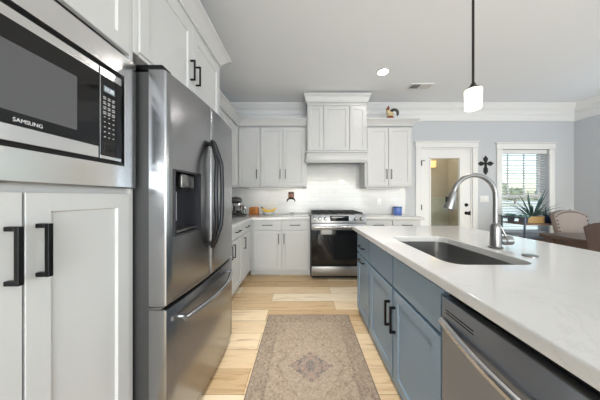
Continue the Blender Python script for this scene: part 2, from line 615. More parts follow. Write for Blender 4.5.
# wide openings added in right and rear walls, out of view, to admit daylight
b = MB()
b.box(XR, XR + T, -0.9, 1.27, 0, CEIL)
b.box(XR, XR + T, 2.83, YB, 0, CEIL)
b.box(XR, XR + T, 1.27, 2.83, 2.3, CEIL)
b.box(XR, XR + T, YF, -3.3, 0, CEIL)
b.box(XR, XR + T, -3.3, -0.9, 0, 0.6)
b.box(XR, XR + T, -3.3, -0.9, 2.3, CEIL)
struct(b.build('wall_right', 'wall', smooth=False))
b = MB()
b.box(XL - T, -0.9, YF - T, YF, 0, CEIL)
b.box(3.5, XR + T, YF - T, YF, 0, CEIL)
b.box(-0.9, 3.5, YF - T, YF, 2.45, CEIL)
struct(b.build('wall_rear', 'wall', smooth=False))
struct(MB().box(XL - T, XR + T, YF - T, YB + T, -0.1, 0).build('floor', 'floor', smooth=False))
struct(MB().box(XL - T, XR + T, YF - T, YB + T, CEIL, CEIL + 0.1).build('ceiling', 'ceiling', smooth=False))

# crown moulding: profile (out from the wall, down from the ceiling)
CROWN = [(0.0, 0.0), (0.115, 0.0), (0.115, 0.018), (0.100, 0.026), (0.088, 0.045), (0.062, 0.078), (0.040, 0.094), (0.030, 0.100), (0.030, 0.112), (0.022, 0.118), (0.022, 0.150), (0.030, 0.158), (0.030, 0.180), (0.020, 0.190), (0.016, 0.196), (0.016, 0.262), (0.024, 0.270), (0.024, 0.288), (0.014, 0.298), (0.0, 0.300)]
struct(MB().prism(CROWN, XL, XR, lambda o, d, u: (u, YB - 0.001 - o, CEIL - 0.001 - d)).build('trim_1', 'trim'))
struct(MB().prism(CROWN, YF, YB - 0.116, lambda o, d, u: (XL + 0.001 + o, u, CEIL - 0.001 - d)).build('trim_2', 'trim'))
struct(MB().prism(CROWN, YF, YB - 0.002, lambda o, d, u: (XR - 0.001 - o, u, CEIL - 0.001 - d)).build('trim_3', 'trim'))

def baseboard(name, fr, u0, u1):
    return struct(MB().prism([(0.001, 0.0), (0.016, 0.0), (0.016, 0.115), (0.010, 0.135), (0.001, 0.14)], u0, u1, fr).build(name, 'trim'))
baseboard('baseboard_back', lambda o, z, u: (u, YB - o, z), 3.18, XR - 0.02)
baseboard('baseboard_right', lambda o, z, u: (XR - o, u, z), 2.83, YB - 0.02)

# door casing
b = MB()
b.box(DX0 - 0.105, DX0 - 0.012, YB - 0.022, YB - 0.001, 0, DZ1 + 0.012, 0.003)
b.box(DX1 + 0.012, DX1 + 0.105, YB - 0.022, YB - 0.001, 0, DZ1 + 0.012, 0.003)
b.box(DX0 - 0.115, DX1 + 0.115, YB - 0.026, YB - 0.001, DZ1 + 0.013, DZ1 + 0.105, 0.003)
b.box(DX0 - 0.135, DX1 + 0.135, YB - 0.042, YB - 0.001, DZ1 + 0.106, DZ1 + 0.128, 0.004)
struct(b.build('trim_4', 'trim'))
# jamb
b = MB()
b.box(DX0 - 0.0095, DX0 + 0.012, YB - 0.001, YB + T, 0, DZ1 + 0.009)
b.box(DX1 - 0.012, DX1 + 0.0095, YB - 0.001, YB + T, 0, DZ1 + 0.009)
b.box(DX0 + 0.012, DX1 - 0.012, YB - 0.001, YB + T, DZ1 - 0.012, DZ1 + 0.009)
struct(b.build('trim_5', 'trim'))
# the glazed door
dr = thing('door_1', 'white door with one tall glass panel and black knob, in the back wall', 'door', ((DX0 + DX1) / 2, YB + 0.02, 0.01))
dr['kind'] = 'structure'
dx0, dx1, dz0, dz1 = DX0 + 0.015, DX1 - 0.015, 0.012, DZ1 - 0.015
gx0, gx1, gz0, gz1 = 2.34, 2.87, 0.30, 1.93
fy = F_back(YB + 0.050)
b = MB()
b.rings([rect(dx0, dx1, dz0, dz1, 0), rect(dx0, dx1, dz0, dz1, 0.044), rect(gx0, gx1, gz0, gz1, 0.044), rect(gx0, gx1, gz0, gz1, 0), rect(dx0, dx1, dz0, dz1, 0)], fy, False, False)
b.build('door_slab', 'trim', dr)
b = MB()
b.rings([rect(gx0 - 0.03, gx1 + 0.03, gz0 - 0.03, gz1 + 0.03, 0.0445), rect(gx0 - 0.025, gx1 + 0.025, gz0 - 0.025, gz1 + 0.025, 0.056), rect(gx0 + 0.0, gx1 - 0.0, gz0 + 0.0, gz1 - 0.0, 0.052), rect(gx0 + 0.004, gx1 - 0.004, gz0 + 0.004, gz1 - 0.004, 0.022), rect(gx0 - 0.03, gx1 + 0.03, gz0 - 0.03, gz1 + 0.03, 0.0445)], fy, False, False)
b.build('glass_stop', 'trim', dr)
MB().box(gx0 + 0.001, gx1 - 0.001, YB + 0.026, YB + 0.032, gz0 + 0.001, gz1 - 0.001).build('glass_pane', 'glass', dr, smooth=False)
KX = dx1 - 0.075
MB().lathe([(0.001, 0.0), (0.031, 0.0), (0.031, -0.008), (0.012, -0.014), (0.012, -0.030), (0.026, -0.040), (0.031, -0.055), (0.026, -0.068), (0.001, -0.072)], (KX, YB + 0.0055, 0.925), 20, 'y').build('door_knob', 'black', dr)
MB().lathe([(0.001, 0.0), (0.031, 0.0), (0.031, -0.010), (0.024, -0.022), (0.001, -0.024)], (KX, YB + 0.0055, 1.075), 20, 'y').build('deadbolt', 'black', dr)
MB().box(KX + 0.055, KX + 0.071, YB - 0.012, YB + 0.005, 0.885, 0.965, 0.003).build('strike_plate', 'black', dr)
for hz in (0.25, 1.03, 1.84):
    MB().tube([(dx0 - 0.006, YB - 0.002, hz - 0.05), (dx0 - 0.006, YB - 0.002, hz + 0.05)], 0.0085, 10).build('hinge', 'black', dr)
MB().tube([(dx0 - 0.02, YB - 0.012, 1.88), (dx0 + 0.05, YB - 0.012, 1.88)], 0.006, 8).build('hinge_stop', 'black', dr)

# annex beyond the door
AX0, AX1, AY1 = 1.5, 3.45, 4.75
b = MB()
b.box(AX0 - 0.05, AX1 + 0.05, AY1, AY1 + 0.05, 0, 2.6)
b.box(AX0 - 0.05, AX0, YB + T + 0.001, AY1, 0, 2.6)
b.box(AX1, AX1 + 0.05, YB + T + 0.001, AY1, 0, 2.6)
struct(b.build('wall_annex', 'annex', smooth=False))
struct(MB().box(AX0 - 0.05, AX1 + 0.05, YB + T + 0.001, AY1 + 0.05, 2.6, 2.65).build('ceiling_annex', 'ceiling', smooth=False))
struct(MB().box(AX0 - 0.05, AX1 + 0.05, YB + T + 0.001, AY1 + 0.05, -0.1, -0.001).build('floor_annex', 'floor', smooth=False))
b = MB()
b.box(AX0 + 0.001, AX1 - 0.001, AY1 - 0.02, AY1 - 0.001, 0, 1.18)
b.box(AX0 + 0.001, AX1 - 0.001, AY1 - 0.035, AY1 - 0.001, 1.18, 1.21, 0.004)
struct(b.build('trim_6', paint('pale_sage_panel', (214, 218, 208), 0.6)))
sc = thing('wall_lamp', 'small glowing amber wall lamp seen through the glass of the door', 'lamp', (3.02, AY1 - 0.06, 1.98))
MB().box(2.985, 3.055, AY1 - 0.02, AY1 - 0.001, 1.90, 2.06, 0.004).build('back_plate', 'bronze', sc)
MB().tube([(3.02, AY1 - 0.018, 1.97), (3.02, AY1 - 0.06, 1.97), (3.02, AY1 - 0.09, 1.92)], 0.008, 8).build('arm', 'bronze', sc)
MB().lathe([(0.062, -0.07), (0.066, -0.07), (0.070, 0.07), (0.066, 0.07)], (3.02, AY1 - 0.095, 1.985), 24).build('lamp_shade', 'sconce_shade', sc)
pl = bpy.data.lights.new('annex_fill_light', 'POINT'); pl.energy = 14; pl.color = (1, 0.86, 0.66); pl.shadow_soft_size = 0.06  # added fill light for the annex, set apart from the wall lamp
po = bpy.data.objects.new('annex_fill_light', pl); po.location = (2.6, AY1 - 0.55, 2.3); COL.objects.link(po)

# window
wd = thing('window_1', 'white framed window with lowered blind in the back wall', 'window', ((WX0 + WX1) / 2, YB + 0.1, WZ0))
wd['kind'] = 'structure'
b = MB()
b.box(WX0 - 0.095, WX0 - 0.002, YB - 0.022, YB - 0.001, WZ0 - 0.02, WZ1 + 0.002, 0.003)
b.box(WX1 + 0.002, WX1 + 0.095, YB - 0.022, YB - 0.001, WZ0 - 0.02, WZ1 + 0.002, 0.003)
b.box(WX0 - 0.105, WX1 + 0.105, YB - 0.026, YB - 0.001, WZ1 + 0.003, WZ1 + 0.10, 0.003)
b.box(WX0 - 0.125, WX1 + 0.125, YB - 0.042, YB - 0.001, WZ1 + 0.101, WZ1 + 0.122, 0.004)
b.build('window_casing', 'trim', wd)
MB().box(WX0 - 0.12, WX1 + 0.12, YB - 0.05, YB - 0.001, WZ0 - 0.045, WZ0 - 0.021, 0.004).build('window_sill', 'trim', wd)
ff = F_back(YB + 0.15)
wm = 1.235
b = MB()
for (z0, z1, n) in ((wm - 0.02, WZ1 - 0.01, 0.0), (WZ0 + 0.01, wm + 0.02, 0.025)):
    b.rings([rect(WX0 + 0.002, WX1 - 0.002, z0, z1, n), rect(WX0 + 0.002, WX1 - 0.002, z0, z1, n + 0.024), rect(WX0 + 0.05, WX1 - 0.05, z0 + 0.045, z1 - 0.045, n + 0.024), rect(WX0 + 0.05, WX1 - 0.05, z0 + 0.045, z1 - 0.045, n), rect(WX0 + 0.002, WX1 - 0.002, z0, z1, n)], ff, False, False)
for gx in (WX0 + 0.255, WX1 - 0.30):
    b.box(gx - 0.009, gx + 0.009, YB + 0.128, YB + 0.146, wm + 0.025, WZ1 - 0.05)
b.box(WX0 + 0.05, WX1 - 0.05, YB + 0.128, YB + 0.146, 1.66, 1.678)
b.build('window_frame', 'trim', wd)
b = MB()
b.box(WX0 + 0.03, WX1 - 0.03, YB + 0.136, YB + 0.139, wm, WZ1 - 0.03)
b.box(WX0 + 0.03, WX1 - 0.03, YB + 0.113, YB + 0.116, WZ0 + 0.03, wm)
b.build('glass_pane', 'glass', wd, smooth=False)
bl = thing('window_blind', 'white horizontal slat blind lowered over the whole dining window', 'blind', ((WX0 + WX1) / 2, YB + 0.06, WZ1))
MB().box(WX0 + 0.008, WX1 - 0.008, YB + 0.012, YB + 0.075, WZ1 - 0.075, WZ1 - 0.004, 0.005).build('headrail', 'plastic', bl)
b = MB()
z = WZ1 - 0.10
while z > WZ0 + 0.06:
    b.box(-0.5 * (WX1 - WX0) + 0.012, 0.5 * (WX1 - WX0) - 0.012, -0.024, 0.024, -0.0013, 0.0013,
          mtx=Matrix.Translation(((WX0 + WX1) / 2, YB + 0.048, z)) @ Matrix.Rotation(math.radians(-13), 4, 'X'))
    z -= 0.047
b.build('slats', 'plastic', bl, smooth=False)
MB().box(WX0 + 0.012, WX1 - 0.012, YB + 0.03, YB + 0.066, WZ0 + 0.015, WZ0 + 0.035, 0.003).build('bottom_rail', 'plastic', bl)
b = MB()
for cx in (WX0 + 0.12, WX1 - 0.12):
    b.tube([(cx, YB + 0.023, WZ1 - 0.07), (cx, YB + 0.023, WZ0 + 0.03)], 0.0012, 6)
b.build('cords', 'plastic', bl)

# outdoors
struct(MB().box(-40, 90, YB + 1.8, 110, -0.4, -0.3).build('ground_lawn', 'grass', smooth=False))
def tree(x, y, h, w, label):
    t = thing('tree', label, 'tree', (x, y, -0.3), 'trees beyond the lawn')
    MB().tube([(x, y, -0.3), (x + 0.1, y, h * 0.35), (x, y, h * 0.62)], 0.16, 10, [0.2, 0.15, 0.07]).build('trunk', 'bark', t)
    b = MB()
    rnd = random.Random(int(x * 13))
    for i in range(26):
        a, r = rnd.random() * 2 * PI, rnd.random() ** 0.5 * w
        k = rnd.random()
        b.ball((x + math.cos(a) * r * (1 - 0.5 * k), y + math.sin(a) * r * 0.7, h * (0.32 + 0.62 * k)), w * (0.22 + 0.2 * rnd.random()), (1, 1, 0.75 + 0.3 * rnd.random()), 1)
    b.build('crown', 'tree', t)
for i, (x, h, w) in enumerate(((41.5, 4.2, 2.4), (46.6, 3.0, 1.7), (50.6, 2.7, 1.6), (55, 3.4, 2.0))):
    tree(x, 42 + (i % 2) * 2, h, w, ['leafy green tree farthest to the left outside the dining window', 'low tree second from the left outside the dining window', 'low tree third from the left outside the dining window', 'green tree farthest right outside the dining window'][i])

# glazing for the unseen opening added in the right wall to admit light
dn = thing('added_window', 'added white framed glazed opening in the right wall, out of view', 'window', (XR + 0.08, 2.05, 0))
dn['kind'] = 'structure'
b = MB()
for yy in (1.272, 2.02, 2.768):
    b.box(XR + 0.04, XR + 0.10, yy, yy + 0.06, 0.001, 2.298, 0.004)
for y0, y1 in ((1.333, 2.019), (2.081, 2.767)):
    b.box(XR + 0.04, XR + 0.10, y0, y1, 0.001, 0.12, 0.004)
    b.box(XR + 0.04, XR + 0.10, y0, y1, 2.22, 2.298, 0.004)
b.build('window_frame', 'trim', dn)
b = MB()
for y0, y1 in ((1.333, 2.019), (2.081, 2.767)):
    b.box(XR + 0.066, XR + 0.070, y0, y1, 0.121, 2.219)
b.build('glass_pane', 'glass', dn, smooth=False)

# backsplash
b = MB()
b.box(XL + 0.001, 1.87, YB - 0.010, YB - 0.001, 0.9145, 2.0)
struct(b.build('wall_backsplash', 'tile', smooth=False), 'white glossy subway tile backsplash behind the range', 'backsplash')
struct(MB().box(XL + 0.001, XL + 0.010, 1.83, YB - 0.011, 0.9145, 1.386).build('wall_backsplash_side', 'tile_side', smooth=False))

# ------------------------------------------------------------------ tall oven cabinet with built-in microwave
PX, PY0, PY1 = -0.752, 0.188, 0.889
cb = thing('tall_cabinet', 'tall white cabinet holding the built-in microwave, left foreground', 'cabinet', ((XL + PX) / 2, 0.54, 0))
f = F_left(PX - 0.02)
b = MB()
xb = PX - 0.021
b.box(XL + 0.002, xb, PY0, PY0 + 0.02, 0, 2.72)
b.box(XL + 0.002, xb, PY1 - 0.02, PY1, 0, 2.72)
b.box(XL + 0.002, XL + 0.02, PY0 + 0.02, PY1 - 0.02, 0, 2.72)
for z in (0.08, 1.21, 1.80, 2.70):
    b.box(XL + 0.02, xb, PY0 + 0.02, PY1 - 0.02, z, z + 0.02)
b.box(XL + 0.02, xb - 0.06, PY0 + 0.02, PY1 - 0.02, 0, 0.08)
b.box(xb - 0.02, xb, PY0 + 0.02, PY1 - 0.02, 1.23, 1.26)
b.build('carcass', 'cab', cb, smooth=False)
# face frame strips beside the doors
b = MB()
b.box(PX - 0.0205, PX - 0.004, PY1 - 0.017, PY1, 0.10, 2.72, 0.002)
b.build('face_frame', 'cab', cb)
for (u0, u1, hu, nm) in ((PY0 + 0.002, 0.5385, 0.507, 0), (0.5395, PY1 - 0.018, 0.567, 1)):
    d = front(f, u0, u1, 0.105, 1.235, 0.02).build('door', 'cab', cb)
    pull(f, hu, 1.07, 0.150, True, 0.02, 0.012, 0.038).build('handle', 'black', d)
    front(f, u0, u1, 1.835, 2.69, 0.02).build('upper_door', 'cab', cb)

# microwave
mw = thing('microwave', 'built-in stainless steel microwave with black glass door in the tall cabinet', 'microwave', (PX - 0.2, 0.54, 1.27))
f = F_left(PX)
ty0, ty1 = PY0 + 0.004, PY1 - 0.003
iy0, iy1, iz0, iz1 = 0.262, 0.822, 1.350, 1.712
b = MB()
b.rings([rect(ty0, ty1, 1.255, 1.806, -0.018), rect(ty0, ty1, 1.255, 1.806, 0.010), rect(ty0 + 0.006, ty1 - 0.006, 1.261, 1.800, 0.016),
         rect(iy0 - 0.0045, iy1 + 0.0045, iz0 - 0.0045, iz1 + 0.0045, 0.016), rect(iy0 - 0.004, iy1 + 0.004, iz0 - 0.004, iz1 + 0.004, 0.0155), rect(iy0 - 0.004, iy1 + 0.004, iz0 - 0.004, iz1 + 0.004, -0.018), rect(ty0, ty1, 1.255, 1.806, -0.018)], f, False, False)
b.build('trim_kit', 'steel_trim', mw)
MB().box(XL + 0.05, PX - 0.002, iy0 - 0.003, iy1 + 0.003, iz0 - 0.003, iz1 + 0.003).build('housing', 'dark', mw)
sy = 0.728
dm = front(f, iy0 + 0.004, sy - 0.0005, iz0 + 0.010, iz1 - 0.010, 0.012, 0).build('door', 'steel_trim', mw)
front(f, iy0 + 0.005, sy - 0.001, 1.402, 1.672, 0.015, 0).build('door_glass', 'black_glass', dm)
MB().prism([(iy0 + 0.05, 1.438), (0.652, 1.438), (0.652, 1.612), (iy0 + 0.05, 1.612)], 0.0151, 0.0156, f).build('door_window', 'mw_window', dm, smooth=False)
front(f, sy + 0.0005, iy1 - 0.004, iz0 + 0.010, iz1 - 0.010, 0.012, 0).build('side_panel', 'steel_trim', mw)
cp = front(f, sy + 0.001, iy1 - 0.006, 1.372, 1.672, 0.015, 0).build('control_panel', 'black_glass', mw)
u0, u1 = sy + 0.006, iy1 - 0.034
MB().prism([(u0 + 0.006, 1.612), (u1 - 0.006, 1.612), (u1 - 0.006, 1.634), (u0 + 0.006, 1.634)], 0.0151, 0.0157, f).build('display', 'display', cp, smooth=False)
def text(body, size, fr_m, mat_key, name, parent, extr=0.0003):
    c = bpy.data.curves.new(name, 'FONT')
    c.body = body; c.size = size; c.extrude = extr; c.align_x = 'CENTER'; c.align_y = 'CENTER'
    o = bpy.data.objects.new(name + '_curve', c)
    COL.objects.link(o)
    dg = bpy.context.evaluated_depsgraph_get()
    me = bpy.data.meshes.new_from_object(o.evaluated_get(dg))
    bpy.data.objects.remove(o)
    b = MB()
    b.bm.from_mesh(me)
    b.bm.transform(fr_m)
    bpy.data.meshes.remove(me)
    return b.build(name, mat_key, parent, smooth=False)
def on_left(x, y, z, sx=1.0):
    return Matrix(((0, 0, 1, x), (sx, 0, 0, y), (0, 1, 0, z), (0, 0, 0, 1)))
text('SAMSUNG', 0.0150, on_left(PX + 0.0153, 0.537, 1.418, 0.86) , 'white_mark', 'logo_lettering', dm, 0.0003)
text('11:25', 0.016, on_left(PX + 0.0158, (u0 + u1) / 2, 1.623), 'digits', 'display_digits', cp)
b = MB()
rnd = random.Random(3)
for i in range(9):
    z = 1.592 - i * 0.0185
    for j in range(3):
        y = u0 + 0.010 + j * (u1 - u0 - 0.020) / 2
        w = 0.006 if i < 4 else 0.0035
        for q in range(2 if i < 4 else 1):
            b.box(PX + 0.0150, PX + 0.0154, y - w, y + w * (0.5 + 0.5 * rnd.random()), z - q * 0.0065 - 0.0012, z - q * 0.0065 + 0.0012)
b.build('button_marks', 'white_mark', cp, smooth=False)
front(lambda u, v, n: f(u, v, n + 0.0145), u0 + 0.003, u1 - 0.003, 1.392, 1.420, 0.003, 0).build('open_button', 'iron', cp)

# ------------------------------------------------------------------ cabinet above the fridge
FX = PX
cb = thing('wall_cabinet', 'white two-door cabinet above the refrigerator', 'cabinet', ((XL + FX) / 2, 1.35, 1.865))
f = F_left(FX - 0.02)
MB().box(XL + 0.002, FX - 0.021, PY1 + 0.001, 1.81, 1.866, 2.40, 0.002).build('carcass', 'cab', cb)
b = MB(); b.box(FX - 0.0205, FX - 0.002, PY1 + 0.001, PY1 + 0.03, 1.866, 2.40, 0.002); b.box(FX - 0.0205, FX - 0.002, 1.785, 1.81, 1.866, 2.40, 0.002); b.box(FX - 0.0205, FX - 0.002, PY1 + 0.031, 1.784, 2.352, 2.40, 0.002); b.box(FX - 0.0205, FX - 0.002, PY1 + 0.031, 1.784, 1.866, 1.885, 0.002)
b.build('face_frame', 'cab', cb)
f = F_left(FX - 0.015)
for (u0, u1, hu) in ((PY1 + 0.025, 1.359, 1.325), (1.361, 1.79, 1.395)):
    d = front(f, u0, u1, 1.880, 2.358, 0.021).build('door', 'cab', cb)
    pull(f, hu, 2.06, 0.135, True, 0.021).build('handle', 'black', d)
# panel down the far side of the fridge
MB().box(XL + 0.002, FX - 0.022, 1.80, 1.818, 0, 1.865, 0.001).build('side_panel', 'cab', cb)
# crown over it (own length of moulding)
CC = [(0.0, 0.0), (0.012, 0.0), (0.012, 0.020), (0.022, 0.030), (0.045, 0.062), (0.066, 0.082), (0.078, 0.088), (0.078, 0.105), (0.0, 0.105)]
def crown_run(pts, z0):
    """crown on cabinet tops: mitred polyline of plan points, profile goes to the right-hand side of the direction"""
    rings = []
    n = len(pts)
    for i, p in enumerate(pts):
        p = Vector(p)
        d0 = (p - Vector(pts[i - 1])).normalized() if i else None
        d1 = (Vector(pts[i + 1]) - p).normalized() if i < n - 1 else None
        a = d0 or d1; c = d1 or d0
        na, nc = Vector((a.y, -a.x)), Vector((c.y, -c.x))
        k = na + nc
        k = k / (1 + na.dot(nc)) if (1 + na.dot(nc)) > 1e-6 else na
        rings.append([(p.x + k.x * o, p.y + k.y * o, z0 + h) for o, h in CC])
    return MB().rings(rings)
struct(crown_run([(FX - 0.002, PY0), (FX - 0.002, 1.811), (XL + 0.33, 1.811)], 2.401).build('trim_7', 'cab'))

# ------------------------------------------------------------------ refrigerator
fr = thing('refrigerator', 'stainless french door refrigerator with bottom freezer between tall cabinet and counter', 'refrigerator', (-1.0, 1.29, 0))
FY0, FY1, FC = 0.905, 1.700, 1.283
MB().box(XL + 0.03, -0.700, FY0 + 0.004, FY1 - 0.004, 0.03, 1.790, 0.004).build('body', 'fridge_side', fr)
MB().box(-1.3, -0.72, FY0 + 0.03, FY1 - 0.03, 0.0, 0.03).build('plinth', 'dark', fr)
def bow(y):
    k = (y - (FY0 + FY1) / 2) / ((FY1 - FY0) / 2)
    e = 0.0
    return -0.588 - 0.022 * k * k + 0.008 * k
def shell(y0, y1, z0, z1, hole=None, rb=0.012, ny=14):
    """a door with a bowed front; hole = (ya, yb, za, zb, depth)"""
    ys = [y0, y0 + rb * 0.3, y0 + rb] + [y0 + rb + (y1 - y0 - 2 * rb) * i / ny for i in range(1, ny)] + [y1 - rb, y1 - rb * 0.3, y1]
    zs = [z0, z0 + rb * 0.3, z0 + rb, z1 - rb, z1 - rb * 0.3, z1]
    if hole:
        ys = sorted(ys + [hole[0], hole[1]]); zs = sorted(zs + [hole[2], hole[3]])
    def rnd_off(t, a, c):
        d = min(t - a, c - t)
        if d >= rb: return 0.0
        q = 1 - d / rb
        return rb * (1 - math.sqrt(max(0, 1 - q * q)))
    t = bmesh.new()
    G = [[t.verts.new((bow(y) - max(rnd_off(y, y0, y1), rnd_off(z, z0, z1)), y, z)) for z in zs] for y in ys]
    B = [[t.verts.new((-0.698, y, z)) for z in zs] for y in ys]
    ny_, nz_ = len(ys), len(zs)
    for i in range(ny_ - 1):
        for j in range(nz_ - 1):
            inside = hole and hole[0] <= ys[i] and ys[i + 1] <= hole[1] and hole[2] <= zs[j] and zs[j + 1] <= hole[3]
            if not inside:
                t.faces.new((G[i][j], G[i + 1][j], G[i + 1][j + 1], G[i][j + 1]))
            t.faces.new((B[i][j], B[i][j + 1], B[i + 1][j + 1], B[i + 1][j]))
    for i in range(ny_ - 1):
        t.faces.new((G[i][0], B[i][0], B[i + 1][0], G[i + 1][0]))
        t.faces.new((G[i][-1], G[i + 1][-1], B[i + 1][-1], B[i][-1]))
    for j in range(nz_ - 1):
        t.faces.new((G[0][j], G[0][j + 1], B[0][j + 1], B[0][j]))
        t.faces.new((G[-1][j], B[-1][j], B[-1][j + 1], G[-1][j + 1]))
    m = MB()
    m._take(t)
    return m
HOLE = (0.950, 1.155, 1.035, 1.350)
ld = shell(FY0, FC - 0.002, 0.722, 1.797, HOLE).build('door', 'steel_fridge', fr)
rd = shell(FC + 0.002, FY1, 0.722, 1.797).build('door', 'steel_fridge', fr)
fd = shell(FY0, FY1, 0.06, 0.706).build('freezer_drawer', 'steel_fridge', fr)
# dispenser in the left door
dp = MB()
ya, yb, za, zb = HOLE
def drect(y0, y1, z0, z1, off):
    return [(bow(y0) + off, y0, z0), (bow(y1) + off, y1, z0), (bow(y1) + off, y1, z1), (bow(y0) + off, y0, z1)]
dp.rings([drect(ya - 0.004, yb + 0.004, za - 0.004, zb + 0.004, 0.001), drect(ya - 0.004, yb + 0.004, za - 0.004, zb + 0.004, 0.004), drect(ya + 0.006, yb - 0.006, za + 0.006, zb - 0.006, 0.004), drect(ya + 0.010, yb - 0.010, za + 0.012, zb - 0.008, -0.075)], cap0=False, cap1=True)
disp = dp.build('dispenser', mat('dispenser_black', (44, 44, 48), 0.22), ld)
MB().box(bow(1.05) - 0.058, bow(1.05) - 0.006, ya + 0.055, yb - 0.035, zb - 0.085, zb - 0.012, 0.008).build('nozzle_housing', 'nickel', disp)
MB().box(bow(1.05) - 0.072, bow(1.05) - 0.055, ya + 0.045, ya + 0.095, za + 0.06, zb - 0.10, 0.006).build('dispenser_paddle', mat('grey_paddle', (190, 190, 192), 0.3), disp)
MB().box(bow(1.05) - 0.070, bow(1.05) - 0.002, ya + 0.016, yb - 0.016, za + 0.012, za + 0.022, 0.003).build('drip_tray', 'nickel', disp)
# door handles: a pair that bows apart like brackets
def door_handle(side, parent):
    pts, rad = [], []
    z0, z1 = 0.905, 1.575
    for i in range(25):
        k = i / 24
        q = math.sin(PI * k)
        y = 1.262 + side * (0.012 + 0.034 * q)
        x = bow(1.28) + 0.020 + 0.040 * min(1, q * 1.6)
        pts.append((x, y, z0 + (z1 - z0) * k)); rad.append(0.0125 if 0 < i < 24 else 0.009)
    m = MB().tube(pts, 0.0125, 12, rad)
    for z in (z0 + 0.02, z1 - 0.02):
        m.tube([(bow(1.28) - 0.002, 1.262 + side * 0.016, z), (bow(1.28) + 0.03, 1.262 + side * 0.016, z)], 0.009, 10)
    return m.build('door_handle', mat('polished_steel_handle', (58, 58, 60), 0.32, 1), parent)
door_handle(-1, ld); door_handle(1, rd)
pts = []
for i in range(25):
    k = i / 24
    q = math.sin(PI * k)
    pts.append((-0.590 + 0.022 + 0.055 * q, 0.965 + 0.63 * k, 0.635 - 0.0 * q))
m = MB().tube(pts, 0.0135, 14)
for yy in (0.985, 1.575):
    m.tube([(bow(yy) - 0.004, yy, 0.635), (-0.560, yy, 0.635)], 0.009, 10)
m.build('freezer_handle', mat('bright_steel_handle', (176, 177, 180), 0.18, 1), fd)
for (yy0, yy1) in ((FY0 + 0.006, FY0 + 0.07), (FY1 - 0.07, FY1 - 0.006)):
    MB().box(-0.78, -0.640, yy0, yy1, 1.798, 1.825, 0.006).build('hinge_cover', 'black', fr)
MB().box(-0.700, -0.640, FY0 - 0.002, FY0 + 0.02, 0.7085, 0.7195, 0.002).build('middle_hinge', 'nickel', fr)

# ------------------------------------------------------------------ base cabinets, left and back runs
LX, BY = -0.80, 3.05
GAPZ = 0.875
def base_box(b, x0, x1, y0, y1, toe_dir):
    """carcass with recessed toe kick; toe_dir '+x' or '-y'"""
    b.box(x0, x1, y0, y1, 0.10, GAPZ, 0.001)
    if toe_dir == '+x': b.box(x0, x1 - 0.07, y0, y1, 0.0, 0.10)
    else: b.box(x0, x1, y0 + 0.07, y1, 0.0, 0.10)
    return b
f = F_left(LX - 0.021)
cb = thing('base_cabinet', 'white two-door base cabinet beside the refrigerator on the left wall', 'cabinet', (-1.1, 2.23, 0), 'white base cabinets')
base_box(MB(), XL + 0.011, LX - 0.021, 1.83, 2.644, '+x').build('carcass', 'cab', cb)
for (u0, u1, hu) in ((1.833, 2.236, 2.20), (2.238, 2.641, 2.285)):
    d = front(f, u0, u1, 0.718, 0.868, 0.021, 0).build('drawer', 'cab', cb)
    pull(f, (u0 + u1) / 2, 0.80, 0.15, False, 0.021).build('handle', 'bronze', d)
    d = front(f, u0, u1, 0.105, 0.712, 0.021).build('door', 'cab', cb)
    pull(f, hu, 0.60, 0.15, True, 0.021).build('handle', 'bronze', d)
cb = thing('base_cabinet', 'white single-door base cabinet in the back left corner', 'cabinet', (-1.1, 2.85, 0), 'white base cabinets')
base_box(MB(), XL + 0.011, LX - 0.021, 2.646, 3.649, '+x').build('carcass', 'cab', cb)
d = front(f, 2.649, 3.044, 0.718, 0.868, 0.021, 0).build('drawer', 'cab', cb)
pull(f, 2.85, 0.80, 0.15, False, 0.021).build('handle', 'bronze', d)
d = front(f, 2.649, 3.044, 0.105, 0.712, 0.021).build('door', 'cab', cb)
pull(f, 2.70, 0.60, 0.15, True, 0.021).build('handle', 'bronze', d)
f = F_back(BY + 0.021)
cb = thing('base_cabinet', 'white base cabinet with two drawers and two doors left of the range', 'cabinet', (-0.33, 3.35, 0), 'white base cabinets')
base_box(MB(), LX - 0.019, 0.112, BY + 0.021, 3.649, '-y').build('carcass', 'cab', cb)
for (u0, u1, hu) in ((-0.752, -0.330, -0.368), (-0.326, 0.086, -0.288)):
    d = front(f, u0, u1, 0.718, 0.868, 0.021, 0.0).build('drawer', 'cab', cb)
    pull(f, (u0 + u1) / 2, 0.793, 0.155, False, 0.021).build('handle', 'bronze', d)
    d = front(f, u0, u1, 0.105, 0.712, 0.021).build('door', 'cab', cb)
    pull(f, hu, 0.585, 0.155, True, 0.021).build('handle', 'bronze', d)
cb = thing('base_cabinet', 'white base cabinet right of the range, mostly behind the island', 'cabinet', (1.38, 3.35, 0), 'white base cabinets')
base_box(MB(), 0.928, 1.80, BY + 0.021, 3.649, '-y').build('carcass', 'cab', cb)
for (u0, u1, hu) in ((0.935, 1.364, 1.325), (1.368, 1.795, 1.405)):
    d = front(f, u0, u1, 0.718, 0.868, 0.021, 0.0).build('drawer', 'cab', cb)
    pull(f, (u0 + u1) / 2, 0.793, 0.155, False, 0.021).build('handle', 'bronze', d)
    d = front(f, u0, u1, 0.105, 0.712, 0.021).build('door', 'cab', cb)
    pull(f, hu, 0.585, 0.155, True, 0.021).build('handle', 'bronze', d)

